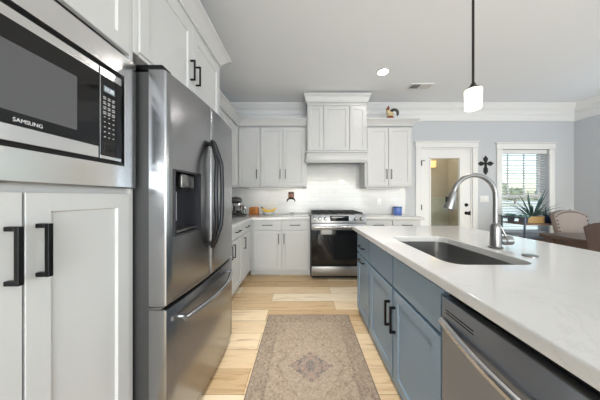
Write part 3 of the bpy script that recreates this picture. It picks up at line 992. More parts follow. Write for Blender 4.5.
CT, CB = 0.914, 0.8765
b = MB().prism([(XL + 0.0105, 1.83), (-0.775, 1.83), (-0.775, 3.022), (0.113, 3.022), (0.113, YB - 0.0105), (XL + 0.0105, YB - 0.0105)], CB, CT, b=0.003)
tag(b.build('countertop', 'quartz'), 'white quartz L-shaped countertop running along the left and back walls', 'countertop', 'white perimeter countertops')
b = MB().box(0.928, 1.84, 3.022, YB - 0.0105, CB, CT, 0.003)
tag(b.build('countertop', 'quartz'), 'short white quartz countertop right of the range, under the blue canister', 'countertop', 'white perimeter countertops')

# ------------------------------------------------------------------ wall cabinets
UB, UT, UY = 1.385, 2.40, 3.33
f = F_back(UY + 0.021)
def upper(label, x0, x1, doors, loc):
    cb = thing('wall_cabinet', label, 'cabinet', loc, 'white wall cabinets')
    MB().box(x0, x1, UY + 0.021, YB - 0.0105, UB, UT, 0.001).build('carcass', 'cab', cb)
    for (u0, u1, hu) in doors:
        d = front(f, u0, u1, UB + 0.02, UT - 0.03, 0.021).build('door', 'cab', cb)
        if hu is not None:
            pull(f, hu, 1.60, 0.155, True, 0.021).build('handle', 'bronze', d)
    return cb
upper('single-door white wall cabinet in the back left corner', -1.075, -0.714, ((-1.068, -0.722, -0.765),), (-0.89, 3.5, UB))
upper('two-door white wall cabinet directly left of the range hood', -0.712, 0.062, ((-0.700, -0.336, -0.378), (-0.332, 0.030, -0.290)), (-0.32, 3.5, UB))
upper('two-door white wall cabinet right of the range hood', 1.036, 1.83, ((1.07, 1.424, 1.388), (1.428, 1.80, 1.466)), (1.43, 3.5, UB))
f2 = F_left(XL + 0.33 - 0.021)
cb = thing('wall_cabinet', 'white wall cabinet on the left wall behind the refrigerator', 'cabinet', (-1.25, 2.5, UB), 'white wall cabinets')
MB().box(XL + 0.0105, XL + 0.33 - 0.021, 1.83, YB - 0.0105, UB, UT, 0.001).build('carcass', 'cab', cb)
for (u0, u1, hu) in ((1.84, 2.33, 2.29), (2.335, 2.81, 2.38), (2.815, 3.29, 2.86)):
    d = front(f2, u0, u1, UB + 0.02, UT - 0.03, 0.021).build('door', 'cab', cb)
    pull(f2, hu, 1.60, 0.155, True, 0.021).build('handle', 'bronze', d)
struct(crown_run([(XL + 0.331, 1.92), (XL + 0.331, UY - 0.001), (0.06, UY - 0.001)], UT + 0.001).build('trim_8', 'cab'))
struct(crown_run([(1.038, UY - 0.001), (1.831, UY - 0.001), (1.831, YB - 0.002)], UT + 0.001).build('trim_9', 'cab'))
MB().box(XL + 0.31, XL + 0.334, 3.293, UY + 0.060, UB, UT, 0.001).build('filler', 'cab', cb)
# light strips under the wall cabinets
for (x0, x1, lb) in ((-0.95, 0.0, 'slim light bar under the wall cabinets left of the hood'), (1.10, 1.78, 'slim light bar under the wall cabinet right of the hood')):
    t = thing('light_bar', lb, 'light', ((x0 + x1) / 2, 3.50, UB - 0.012), 'under cabinet light bars')
    MB().box(x0, x1, 3.48, 3.52, UB - 0.012, UB - 0.0005, 0.002).build('housing', 'plastic', t)
    MB().box(x0 + 0.01, x1 - 0.01, 3.486, 3.514, UB - 0.014, UB - 0.0121).build('diffuser', 'led', t, smooth=False)
    area('light_bar_lamp', ((x0 + x1) / 2, 3.50, UB - 0.017), (0, 0, 0), x1 - x0 - 0.02, 0.03, 1.0 * (x1 - x0), (1, 0.95, 0.88))

# ------------------------------------------------------------------ range hood cabinet
HX0, HX1, HY = 0.066, 1.032, 3.225
hd = thing('range_hood', 'white wooden range hood cabinet with three panels and mantel above the range', 'range hood', (0.55, 3.44, 1.77))
f = F_back(HY + 0.021)
MB().box(HX0, HX1, HY + 0.021, YB - 0.0105, 1.94, 2.735, 0.001).build('carcass', 'cab', hd)
for (u0, u1) in ((0.080, 0.322), (0.338, 0.740), (0.756, 1.018)):
    front(f, u0, u1, 1.972, 2.69, 0.021, 0.05).build('door', 'cab', hd)
MB().box(HX0, HX1, HY - 0.002, HY + 0.02, 2.693, 2.735, 0.001).build('frieze', 'cab', hd)
b = MB()
b.box(HX0 - 0.028, HX1 + 0.0025, HY - 0.045, YB - 0.0125, 1.932, 1.952, 0.004)
b.box(HX0 - 0.010, HX1 + 0.0025, HY - 0.020, HY + 0.004, 1.820, 1.931, 0.002)
b.box(HX0 - 0.010, HX0 + 0.015, HY + 0.005, YB - 0.0125, 1.820, 1.931, 0.002)
b.box(HX1 - 0.020, HX1 + 0.0025, HY + 0.005, YB - 0.0125, 1.820, 1.931, 0.002)
b.box(HX0 - 0.028, HX1 + 0.0025, HY - 0.045, HY + 0.03, 1.795, 1.819, 0.005)
b.box(HX0 - 0.016, HX1 + 0.0025, HY - 0.030, HY + 0.02, 1.772, 1.794, 0.004)
b.box(HX0 - 0.028, HX0 + 0.03, HY + 0.031, YB - 0.0125, 1.795, 1.819, 0.004)
b.box(HX1 - 0.03, HX1 + 0.0025, HY + 0.031, YB - 0.0125, 1.795, 1.819, 0.004)
b.build('mantel', 'cab', hd)
MB().box(HX0 + 0.03, HX1 - 0.03, HY + 0.03, YB - 0.0125, 1.822, 1.842).build('vent_insert', 'steel_range', hd, smooth=False)
CC2 = [(0.0, 0.0), (0.014, 0.0), (0.012, 0.018), (0.020, 0.028), (0.032, 0.070), (0.044, 0.098), (0.052, 0.104), (0.052, 0.140), (0.0, 0.140)]
_old = CC; CC = CC2
struct(crown_run([(HX0, YB - 0.12), (HX0, HY - 0.003), (HX1, HY - 0.003), (HX1, YB - 0.12)], 2.7365).build('trim_10', 'cab'))
CC = _old
area('hood_lamp', (0.55, 3.42, 1.80), (0, 0, 0), 0.5, 0.08, 0.25, (1, 0.97, 0.93))

# ------------------------------------------------------------------ range
rg = thing('gas_range', 'stainless steel gas range with black oven door under the hood', 'range', (0.52, 3.3, 0))
RX0, RX1, RY = 0.121, 0.921, 2.95
MB().box(RX0, RX1, RY + 0.02, YB - 0.03, 0.03, 0.905, 0.003).build('body', 'iron', rg)
MB().box(RX0 + 0.02, RX1 - 0.02, RY + 0.07, YB - 0.06, 0.0, 0.03).build('plinth', 'dark', rg)
fb = F_back(RY + 0.02)
MB().prism([(RY - 0.035, 0.835), (RY + 0.02, 0.835), (RY + 0.02, 0.963), (RY - 0.015, 0.963)], RX0, RX1, lambda y, z, u: (u, y, z), 0.003).build('control_panel', 'steel_range', rg)
cpn = rg.children[-1]
MB().box(RX0, RX1, RY + 0.021, YB - 0.03, 0.906, 0.935, 0.006).build('cooktop', 'steel_range', rg)
od = MB().box(RX0 + 0.003, RX1 - 0.003, RY - 0.018, RY + 0.0195, 0.215, 0.828, 0.006).build('oven_door', 'oven_glass', rg)
MB().box(RX0 + 0.003, RX1 - 0.003, RY - 0.022, RY - 0.0185, 0.735, 0.828, 0.003).build('door_band', 'steel_range', od)
m = MB().tube([(RX0 + 0.05, RY - 0.062, 0.785), (RX1 - 0.05, RY - 0.062, 0.785)], 0.0125, 14)
for xx in (RX0 + 0.075, RX1 - 0.075):
    m.tube([(xx, RY - 0.020, 0.785), (xx, RY - 0.062, 0.785)], 0.009, 10)
m.build('oven_handle', 'steel_trim', od)
MB().prism([(RX0 + 0.10, 0.30), (RX1 - 0.10, 0.30), (RX1 - 0.10, 0.67), (RX0 + 0.10, 0.67)], 0.0382, 0.0386, fb).build('oven_window', mat('oven_window', (24, 24, 26), 0.06), od, smooth=False)
MB().box(RX0 + 0.003, RX1 - 0.003, RY - 0.018, RY + 0.0195, 0.062, 0.200, 0.006).build('storage_drawer', 'steel_range', rg)
for kx in (RX0 + 0.045, RX0 + 0.128, RX0 + 0.210, RX1 - 0.15, RX1 - 0.065):
    MB().lathe([(0.001, 0.022), (0.026, 0.022), (0.026, 0.006), (0.021, -0.002), (0.019, -0.026), (0.001, -0.028)], (kx, RY - 0.046, 0.90), 18, 'y').build('knob', 'nickel', cpn)
MB().box(RX0 + 0.275, RX0 + 0.55, RY - 0.037, RY - 0.012, 0.868, 0.945, 0.003, mtx=None).build('display', 'black_glass', cpn)
def grate(x0, x1):
    y0, y1, z = RY + 0.06, YB - 0.09, 0.936
    b = MB()
    def bar(a, c, d, e):
        b.box(a, c, d, e, z + 0.032, z + 0.052, 0.003)
    bar(x0, x1, y0, y0 + 0.014); bar(x0, x1, y1 - 0.014, y1)
    bar(x0, x0 + 0.014, y0 + 0.015, y1 - 0.015); bar(x1 - 0.014, x1, y0 + 0.015, y1 - 0.015)
    xm, ym = (x0 + x1) / 2, (y0 + y1) / 2
    bar(x0 + 0.015, x1 - 0.015, ym - 0.007, ym + 0.007)
    bar(xm - 0.006, xm + 0.006, y0 + 0.015, ym - 0.008); bar(xm - 0.006, xm + 0.006, ym + 0.008, y1 - 0.015)
    for q in (0.25, 0.75):
        yy = y0 + (y1 - y0) * q
        bar(x0 + 0.015, xm - 0.007, yy - 0.006, yy + 0.006); bar(xm + 0.007, x1 - 0.015, yy - 0.006, yy + 0.006)
    for xx in (x0, x1 - 0.014):
        for yy in (y0, y1 - 0.014):
            b.box(xx, xx + 0.014, yy, yy + 0.014, z - 0.001, z + 0.0315)
    return b.build('grate', 'iron', rg)
for i in range(3):
    w = (RX1 - RX0 - 0.04) / 3
    grate(RX0 + 0.02 + i * w + 0.004, RX0 + 0.02 + (i + 1) * w - 0.004)
for (bx, by) in ((0.25, 3.15), (0.25, 3.42), (0.52, 3.29), (0.79, 3.15), (0.79, 3.42)):
    MB().lathe([(0.001, 0), (0.048, 0), (0.048, 0.008), (0.034, 0.012), (0.034, 0.018), (0.001, 0.020)], (bx, by, 0.935), 20).build('burner', 'iron', rg)

# ------------------------------------------------------------------ island
IX = 0.573
IZ = 0.8755
f = F_isl(IX + 0.02)
def isl_box(y0, y1):
    return MB().box(IX + 0.021, 1.22, y0, y1, 0.0, IZ, 0.001)
cb = thing('base_cabinet', 'slate blue island cabinet at the far end with two horizontal pulls', 'cabinet', (0.9, 1.92, 0), 'blue island cabinets')
isl_box(1.742, 2.118).build('carcass', 'blue', cb)
d = front(f, 1.752, 2.112, 0.652, 0.842, 0.02, 0).build('drawer', 'blue', cb)
pull(f, 1.93, 0.735, 0.15, False, 0.02).build('handle', 'black', d)
d = front(f, 1.752, 2.112, 0.055, 0.636, 0.02).build('door', 'blue', cb)
pull(f, 1.93, 0.600, 0.15, False, 0.02).build('handle', 'black', d)
cb = thing('sink_cabinet', 'slate blue two-door island cabinet below the sink', 'cabinet', (0.9, 1.28, 0), 'blue island cabinets')
b = MB()                                                    # open box so that the bowl hangs inside it
b.box(IX + 0.021, IX + 0.04, 0.826, 1.738, 0.0, IZ)
b.box(1.20, 1.22, 0.826, 1.738, 0.0, IZ)
b.box(IX + 0.04, 1.20, 0.826, 0.844, 0.0, IZ); b.box(IX + 0.04, 1.20, 1.72, 1.738, 0.0, IZ)
b.box(IX + 0.04, 1.20, 0.844, 1.72, 0.06, 0.08)
b.build('carcass', 'blue', cb, smooth=False)
for (u0, u1, hu) in ((0.832, 1.272, 1.243), (1.286, 1.728, 1.322)):
    front(f, u0, u1, 0.652, 0.842, 0.02, 0).build('drawer_front', 'blue', cb)
    d = front(f, u0, u1, 0.055, 0.634, 0.02).build('door', 'blue', cb)
    pull(f, hu, 0.455, 0.165, True, 0.02, 0.013, 0.036).build('handle', 'black', d)
# dishwasher
dw = thing('dishwasher', 'stainless steel dishwasher with curved bar handle in the island', 'dishwasher', (0.85, 0.52, 0))
dy0, dy1 = 0.218, 0.821
MB().box(IX + 0.03, 1.20, dy0, dy1, 0.03, 0.868).build('tub', 'dark', dw, smooth=False)
MB().box(IX + 0.09, 1.10, dy0 + 0.03, dy1 - 0.03, 0.0, 0.03).build('plinth', 'dark', dw, smooth=False)
dd = MB().box(IX - 0.006, IX + 0.0295, dy0 + 0.003, dy1 - 0.003, 0.10, 0.818, 0.005).build('door', 'steel_door', dw)
b = MB()
for k in range(2):
    b.box(IX - 0.0068, IX - 0.004, 0.665, 0.795, 0.770 - k * 0.011, 0.775 - k * 0.011, 0.0006)
b.build('vent_slots', 'dark', dd)
pts = []
for i in range(25):
    k = i / 24
    q = math.sin(PI * k)
    pts.append((IX - 0.014 - 0.026 * q, dy0 + 0.016 + (dy1 - dy0 - 0.032) * k, 0.722 - 0.014 * q))
m = MB().tube(pts, 0.012, 12, flat=1.4)
for yy in (dy0 + 0.03, dy1 - 0.03):
    m.tube([(IX - 0.005, yy, 0.720), (IX - 0.024, yy, 0.720)], 0.009, 10)
m.build('handle', 'steel_trim', dd)
cb = thing('base_cabinet', 'slate blue island cabinet at the near end behind the dishwasher', 'cabinet', (0.9, 0.0, 0), 'blue island cabinets')
isl_box(-0.22, 0.214).build('carcass', 'blue', cb)
front(f, -0.214, 0.208, 0.055, 0.842, 0.02).build('door', 'blue', cb)
# worktop with the sink cut-out
IX0, IX1, IY0, IY1 = 0.524, 1.655, -0.26, 2.135
SX0, SX1, SY0, SY1 = 0.672, 1.075, 0.905, 1.545
def rrect(x0, x1, y0, y1, r, seg=6):
    P = []
    for cx, cy, a0 in ((x1 - r, y1 - r, 0), (x0 + r, y1 - r, 90), (x0 + r, y0 + r, 180), (x1 - r, y0 + r, 270)):
        for i in range(seg + 1):
            a = math.radians(a0 + 90 * i / seg)
            P.append((cx + math.cos(a) * r, cy + math.sin(a) * r))
    return P
t = bmesh.new()
def loop(P, z):
    vs = [t.verts.new((x, y, z)) for x, y in P]
    return vs, [t.edges.new((vs[i], vs[(i + 1) % len(vs)])) for i in range(len(vs))]
outer0 = rrect(IX0, IX1, IY0, IY1, 0.012, 4)
outer1 = rrect(IX0 + 0.006, IX1 - 0.006, IY0 + 0.006, IY1 - 0.006, 0.010, 4)
inner = rrect(SX0, SX1, SY0, SY1, 0.07)
inner1 = rrect(SX0 - 0.003, SX1 + 0.003, SY0 - 0.003, SY1 + 0.003, 0.073)
oA, oAe = loop(outer0, CB); oB, _ = loop(outer0, CT - 0.006); oB2, _ = loop(rrect(IX0 + 0.0018, IX1 - 0.0018, IY0 + 0.0018, IY1 - 0.0018, 0.0115, 4), CT - 0.0018); oC, oCe = loop(outer1, CT)
iA, iAe = loop(inner, CB); iB, _ = loop(inner, CT - 0.003); iC, iCe = loop(inner1, CT)
for A, B in ((oA, oB), (oB, oB2), (oB2, oC), (iB, iA), (iC, iB)):
    for i in range(len(A)):
        j = (i + 1) % len(A)
        t.faces.new((A[i], A[j], B[j], B[i]))
bmesh.ops.triangle_fill(t, edges=oCe + iCe, use_beauty=True)
bmesh.ops.triangle_fill(t, edges=oAe + iAe, use_beauty=True)
m = MB(); m._take(t)
tag(m.build('island_countertop', 'quartz', smooth=False), 'large white quartz island worktop with the sink cut into it', 'countertop')
# sink
sk = thing('sink', 'stainless steel undermount sink in the island worktop', 'sink', ((SX0 + SX1) / 2, (SY0 + SY1) / 2, 0.66))
def lp(o, z, r):
    return [(x, y, z) for x, y in rrect(SX0 - o, SX1 + o, SY0 - o, SY1 + o, r)]
m = MB().rings([lp(0.020, CB - 0.001, 0.09), lp(0.004, CB - 0.001, 0.074), lp(0.003, 0.72, 0.073), lp(-0.006, 0.695, 0.066), lp(-0.030, 0.682, 0.05), lp(-0.15, 0.676, 0.02)], cap0=False, cap1=True)
m.rings([lp(0.020, CB - 0.001, 0.09), lp(0.020, CB - 0.004, 0.09), lp(0.006, CB - 0.005, 0.076), lp(0.005, 0.715, 0.075), lp(-0.028, 0.678, 0.05), lp(-0.15, 0.672, 0.02)], cap0=False, cap1=True)
m.build('bowl', 'steel_sink', sk)
MB().lathe([(0.001, 0.0), (0.044, 0.0), (0.044, 0.003), (0.034, 0.004), (0.030, 0.001), (0.001, 0.001)], ((SX0 + SX1) / 2, 1.20, 0.6765), 24).build('drain', 'chrome', sk)

# faucet
fx, fy_ = 1.155, 1.20
fc = thing('faucet', 'brushed nickel gooseneck pull-down faucet behind the island sink', 'faucet', (fx, fy_, CT))
MB().lathe([(0.001, 0), (0.033, 0), (0.036, 0.006), (0.027, 0.010), (0.026, 0.122), (0.023, 0.136), (0.016, 0.146), (0.001, 0.147)], (fx, fy_, CT + 0.0005), 28).build('body', 'nickel', fc)
R = 0.127
pts = [(fx, fy_, CT + 0.15), (fx, fy_, CT + 0.22), (fx, fy_, CT + 0.295)]
for i in range(1, 19):
    a = math.radians(i * 180 / 18 * 0.94)
    pts.append((fx - R + R * math.cos(a), fy_, CT + 0.31 + R * math.sin(a)))
MB().tube(pts, 0.0128, 16).build('spout', 'nickel', fc)
e0, e1 = Vector(pts[-2]), Vector(pts[-1])
d = (e1 - e0).normalized()
d = (d + Vector((-0.05, 0, 0))).normalized()
p = e1
MB().tube([p - d * 0.004, p + d * 0.012, p + d * 0.035, p + d * 0.096, p + d * 0.104, p + d * 0.106], 0.018, 18, [0.016, 0.020, 0.0215, 0.028, 0.027, 0.022]).build('spray_head', 'nickel', fc)
MB().box(-0.006, 0.006, -0.008, 0.008, -0.022, 0.022, 0.003, mtx=Matrix.Translation(p + d * 0.05 + Vector((-0.0235, 0, 0)))).build('spray_button', 'black', fc)
MB().tube([(fx + 0.02, fy_, CT + 0.045), (fx + 0.045, fy_, CT + 0.045), (fx + 0.050, fy_, CT + 0.045), (fx + 0.088, fy_, CT + 0.045), (fx + 0.091, fy_, CT + 0.045)], 0.02, 20, [0.022, 0.022, 0.027, 0.027, 0.024]).build('valve_hub', 'nickel', fc)
MB().tube([(fx + 0.062, fy_, CT + 0.068), (fx + 0.040, fy_ + 0.01, CT + 0.130)], 0.005, 10).build('lever', 'nickel', fc)
o = MB().lathe([(0.001, 0), (0.030, 0), (0.030, 0.005), (0.027, 0.008), (0.015, 0.009), (0.001, 0.009)], (1.17, 1.03, CT + 0.0005), 28)
tag(o.build('air_switch_button', 'nickel', origin=(1.17, 1.03, CT)), 'flat round steel button on the island worktop near the faucet', 'button')

# ------------------------------------------------------------------ rug
rg_ = thing('rug', 'faded beige patterned rug on the oak floor between fridge and island', 'rug', (RUG[0], RUG[1], 0.0))
t = bmesh.new()
bmesh.ops.create_grid(t, x_segments=24, y_segments=36, size=1)
rnd = random.Random(5)
for v in t.verts:
    v.co = Vector((v.co.x * RUG[2], v.co.y * RUG[3], 0.0095 + 0.0006 * math.sin(v.co.x * 7) * math.sin(v.co.y * 5)))
m = MB(); m._take(t)
o = m.build('pile', 'rug'); o.parent = rg_
m = MB()
bx, by = RUG[2], RUG[3]
m.box(-bx - 0.004, -bx + 0.002, -by - 0.004, by + 0.004, 0.0008, 0.011, 0.002); m.box(bx - 0.002, bx + 0.004, -by - 0.004, by + 0.004, 0.0008, 0.011, 0.002)
m.box(-bx + 0.003, bx - 0.003, -by - 0.004, -by + 0.002, 0.0008, 0.011, 0.002); m.box(-bx + 0.003, bx - 0.003, by - 0.002, by + 0.004, 0.0008, 0.011, 0.002)
m.box(-bx + 0.003, bx - 0.003, -by + 0.003, by - 0.003, 0.0008, 0.004)
o = m.build('binding', 'rug_edge'); o.parent = rg_

# ------------------------------------------------------------------ ceiling fittings
px, py = 1.150, 1.352
pd = thing('pendant_lamp', 'black rod pendant lamp with white opal glass shade over the island', 'lamp', (px, py, CEIL))
MB().lathe([(0.001, 0), (0.062, 0), (0.062, -0.012), (0.050, -0.022), (0.010, -0.026), (0.001, -0.026)], (px, py, CEIL - 0.0005), 24).build('canopy', 'bronze', pd)
MB().tube([(px, py, CEIL - 0.02), (px, py, 1.985)], 0.0075, 10).build('rod', 'bronze', pd)
MB().lathe([(0.001, 0.045), (0.012, 0.042), (0.020, 0.022), (0.038, 0.010), (0.040, 0.0), (0.001, 0.0)], (px, py, 1.9465), 24).build('socket_cap', 'bronze', pd)
MB().lathe([(0.001, 0.0), (0.038, 0.0), (0.044, 0.003), (0.046, 0.008), (0.050, 0.128), (0.047, 0.133), (0.034, 0.134), (0.001, 0.134)], (px, py, 1.812), 32).build('shade', 'shade', pd)
pl = bpy.data.lights.new('pendant_bulb', 'POINT'); pl.energy = 5; pl.color = (1, 0.92, 0.8); pl.shadow_soft_size = 0.07
po = bpy.data.objects.new('pendant_bulb', pl); po.location = (px, py, 1.70); COL.objects.link(po)

dl = thing('downlight', 'round recessed downlight glowing in the kitchen ceiling', 'light', (1.075, 2.69, CEIL))
MB().lathe([(0.065, -0.004), (0.090, -0.004), (0.092, -0.001), (0.090, 0.0), (0.066, 0.0), (0.065, -0.004)], (1.075, 2.69, CEIL - 0.0005), 32).build('trim_ring', 'trim', dl)
MB().lathe([(0.001, -0.0025), (0.064, -0.0025), (0.064, -0.0005), (0.001, -0.0005)], (1.075, 2.69, CEIL - 0.0005), 32).build('lens', 'can_led', dl)

vt = thing('ceiling_vent', 'rectangular white air vent in the ceiling near the pendant', 'vent', (1.77, 3.03, CEIL))
vx0, vx1, vy0, vy1 = 1.595, 1.945, 2.945, 3.115
MB().rings([rect(vx0, vx1, vy0, vy1, CEIL - 0.0005), rect(vx0 + 0.003, vx1 - 0.003, vy0 + 0.003, vy1 - 0.003, CEIL - 0.010), rect(vx0 + 0.022, vx1 - 0.022, vy0 + 0.022, vy1 - 0.022, CEIL - 0.012), rect(vx0 + 0.022, vx1 - 0.022, vy0 + 0.022, vy1 - 0.022, CEIL - 0.0006)], cap0=False, cap1=False).build('frame', 'trim', vt)
MB().box(vx0 + 0.022, vx1 - 0.022, vy0 + 0.022, vy1 - 0.022, CEIL - 0.0015, CEIL - 0.0006).build('duct_opening', 'dark', vt, smooth=False)
b = MB()
for i in range(16):
    k = (i + 0.5) / 16
    x = vx0 + 0.026 + (vx1 - vx0 - 0.052) * k
    s = -1 if k < 0.5 else 1
    b.box(-0.010, 0.010, vy0 + 0.023 - 3.03, vy1 - 0.023 - 3.03, -0.0008, 0.0008, mtx=Matrix.Translation((x, 3.03, CEIL - 0.0075)) @ Matrix.Rotation(math.radians(30 * s), 4, 'Y'))
b.build('louvers', 'trim', vt, smooth=False)

# ------------------------------------------------------------------ wall items
def plate(label, x, z, w, h, n, y):
    t = thing('outlet' if n == 1 else 'light_switch', label, 'outlet' if n == 1 else 'switch', (x, y, z))
    MB().box(x - w / 2, x + w / 2, y - 0.006, y - 0.0005, z - h / 2, z + h / 2, 0.002).build('cover_plate', 'plastic', t)
    for i in range(n):
        cx = x + (i - (n - 1) / 2) * 0.046
        MB().box(cx - 0.016, cx + 0.016, y - 0.009, y - 0.0061, z - 0.032, z + 0.032, 0.001).build('socket' if n == 1 else 'rocker', 'plastic', t)
plate('white triple light switch on the wall between door and window', 3.315, 1.185, 0.165, 0.118, 3, YB)
plate('white outlet on the tile backsplash right of the range', 1.395, 1.135, 0.075, 0.118, 1, YB - 0.010)
# iron cross
cx, cz = 3.335, 1.83
arm = [(0.013, 0.022), (0.016, 0.036), (0.030, 0.050), (0.026, 0.066), (0.034, 0.078), (0.020, 0.086), (0.012, 0.100), (0.0, 0.118)]
def outline():
    up = [(a, b) for a, b in arm]
    P = []
    P += [(0.013, 0.013)]
    P += up + [(-a, b) for a, b in reversed(up[:-1])]
    P += [(-0.013, 0.013)]
    P += [(-b, a) for a, b in up] + [(-b, -a) for a, b in reversed(up[:-1])]
    P += [(-0.013, -0.013)]
    low = [(a, b * 1.55) for a, b in arm]
    P += [(-a, -b) for a, b in low[:-1]] + [(0.0, -0.165)] + [(a, -b) for a, b in reversed(low[:-1])]
    P += [(0.013, -0.013)]
    P += [(b, -a) for a, b in up] + [(b, a) for a, b in reversed(up[:-1])]
    return P
P = [(cx + a * 1.25, cz + b * 1.22) for a, b in outline()]
m = MB().prism(P, 0.001, 0.016, F_back(YB))
m.ball((cx, YB - 0.016, cz), 0.022, (1, 0.5, 1), 2)
for (ox, oz) in ((0.0, 0.085), (-0.085, 0.0), (0.085, 0.0), (0.0, -0.10)):
    m.ball((cx + ox, YB - 0.015, cz + oz), 0.016, (1, 0.5, 1), 2)
tag(m.build('wall_cross', 'iron', origin=(cx, YB, cz)), 'ornate dark iron cross hung on the wall between door and window', 'cross')

# wall-mounted opener over the counter
wx, wz = -0.215, 1.20
op = thing('bottle_opener', 'brown wooden wall mount with dark metal prongs on the tile left of the range', 'opener', (wx, YB - 0.02, wz))
MB().box(wx - 0.052, wx + 0.052, YB - 0.032, YB - 0.0105, wz - 0.005, wz + 0.115, 0.004).build('wood_plate', 'wood_red', op)
MB().box(wx - 0.040, wx + 0.040, YB - 0.036, YB - 0.0325, wz + 0.080, wz + 0.105, 0.002).build('name_strip', 'rooster_dark', op)
m = MB()
for s in (-1, 1):
    m.tube([(wx, YB - 0.045, wz - 0.005), (wx + s * 0.030, YB - 0.06, wz - 0.010), (wx + s * 0.060, YB - 0.07, wz - 0.022), (wx + s * 0.072, YB - 0.075, wz - 0.060)], 0.011, 10, [0.013, 0.013, 0.012, 0.008])
m.box(wx - 0.03, wx + 0.03, YB - 0.05, YB - 0.0325, wz - 0.015, wz + 0.012, 0.004)
m.build('prongs', 'bronze', op)
ds = MB().lathe([(0.001, 0), (0.022, 0), (0.034, 0.012), (0.036, 0.030), (0.033, 0.030), (0.030, 0.014), (0.001, 0.004)], (wx + 0.015, 3.575, CT + 0.0005), 20)
tag(ds.build('glass_dish', 'glass', origin=(wx + 0.015, 3.575, CT)), 'tiny clear glass dish on the counter below the wooden wall mount', 'dish')

# ------------------------------------------------------------------ counter items
# stand mixer
mx, my = -1.185, 3.48
sm = thing('stand_mixer', 'dark grey and silver stand mixer in the back left corner of the counter', 'mixer', (mx, my, CT))
MB().box(mx - 0.09, mx + 0.15, my - 0.08, my + 0.08, CT + 0.0005, CT + 0.035, 0.015, 3).build('base', 'mixer', sm)
MB().box(mx - 0.085, mx - 0.015, my - 0.045, my + 0.045, CT + 0.036, CT + 0.20, 0.015, 3).build('column', 'nickel', sm)
MB().tube([(mx - 0.11, my, CT + 0.245), (mx - 0.07, my, CT + 0.245), (mx + 0.03, my, CT + 0.25), (mx + 0.09, my, CT + 0.245), (mx + 0.115, my, CT + 0.24)], 0.05, 16, [0.035, 0.055, 0.058, 0.048, 0.03]).build('motor_head', 'mixer', sm)
MB().lathe([(0.001, 0), (0.04, 0), (0.045, 0.012), (0.075, 0.04), (0.088, 0.12), (0.092, 0.125), (0.086, 0.125), (0.070, 0.045), (0.001, 0.02)], (mx + 0.075, my, CT + 0.036), 24).build('bowl', 'chrome', sm)
MB().tube([(mx + 0.075, my, CT + 0.20), (mx + 0.075, my, CT + 0.13)], 0.012, 10).build('beater_shaft', 'chrome', sm)
MB().tube([(mx + 0.165, my, CT + 0.06), (mx + 0.185, my, CT + 0.10), (mx + 0.165, my, CT + 0.15)], 0.006, 8).build('bowl_handle', 'chrome', sm)
gb = thing('glass_bottle', 'small clear glass bottle with dark foot beside the stand mixer', 'bottle', (-0.985, 3.335, CT))
MB().lathe([(0.001, 0), (0.040, 0), (0.040, 0.018), (0.030, 0.024), (0.001, 0.024)], (-0.985, 3.335, CT + 0.0005), 20).build('foot', 'bronze', gb)
MB().lathe([(0.030, 0.0245), (0.034, 0.05), (0.030, 0.09), (0.014, 0.115), (0.014, 0.14), (0.016, 0.143), (0.013, 0.143), (0.011, 0.116), (0.027, 0.088), (0.030, 0.05), (0.026, 0.0265)], (-0.985, 3.335, CT + 0.0005), 20).build('glass', 'glass', gb)
# wooden box
wxb, wyb = -0.868, 3.56
bxo = thing('wooden_box', 'honey brown wooden box with rounded top on the counter beside the bananas', 'box', (wxb, wyb, CT))
arc = [(-0.075, 0.0), (0.075, 0.0), (0.075, 0.10)] + [(0.075 - 0.03 + 0.03 * math.cos(math.radians(a)), 0.10 + 0.03 * math.sin(math.radians(a))) for a in (30, 60, 90)] + [(-0.075 + 0.03 + 0.03 * math.cos(math.radians(a)), 0.10 + 0.03 * math.sin(math.radians(a))) for a in (90, 120, 150)] + [(-0.075, 0.10)]
MB().prism([(wxb + u, CT + 0.001 + v) for u, v in arc], wyb - 0.06, wyb + 0.06, lambda u, v, n: (u, n, v), 0.002).build('body', 'wood_box', bxo)
MB().box(wxb - 0.022, wxb + 0.022, wyb - 0.068, wyb - 0.0605, CT + 0.065, CT + 0.078, 0.003).build('latch', make_wood('dark_honey_wood', (120, 66, 26), (150, 86, 36)), bxo)
MB().box(wxb - 0.080, wxb + 0.080, wyb - 0.066, wyb - 0.0605, CT + 0.001, CT + 0.016, 0.002).build('base_strip', 'wood_box', bxo)
# fruit bowl and bananas
bx_, by_ = -0.612, 3.535
bw = MB().lathe([(0.001, 0.0), (0.060, 0.0), (0.064, 0.006), (0.090, 0.022), (0.108, 0.048), (0.104, 0.048), (0.086, 0.026), (0.055, 0.012), (0.001, 0.010)], (bx_, by_, CT + 0.0005), 32)
tag(bw.build('fruit_bowl', 'ceramic', origin=(bx_, by_, CT)), 'shallow white bowl holding the bananas on the back counter', 'bowl')
def banana(label, dy, dz, rot, stem):
    t = thing('banana', label, 'banana', (bx_, by_ + dy, CT + 0.05), 'bananas in the white bowl')
    pts, rad = [], []
    for i in range(13):
        k = i / 12
        a = math.radians(218 + 106 * k + rot)
        pts.append((bx_ + 0.012 + 0.142 * math.cos(a), by_ + dy + 0.01 * math.sin(PI * k), CT + 0.178 + dz + 0.142 * math.sin(a)))
        rad.append((0.007, 0.012, 0.0155, 0.0175, 0.0185, 0.019, 0.019, 0.019, 0.0185, 0.0175, 0.015, 0.010, 0.005)[i])
    MB().tube(pts, 0.02, 8, rad).build('fruit', 'banana', t)
    a, c = Vector(pts[0]), Vector(pts[1])
    MB().tube([a + (c - a) * 0.1, a - (c - a).normalized() * 0.028], 0.007, 8, [0.0075, 0.009]).build('stem', 'banana_tip', t)
banana('front banana lying in the white bowl', -0.041, 0.016, 0, 1)
banana('middle banana lying in the white bowl', 0.000, 0.012, -5, 1)
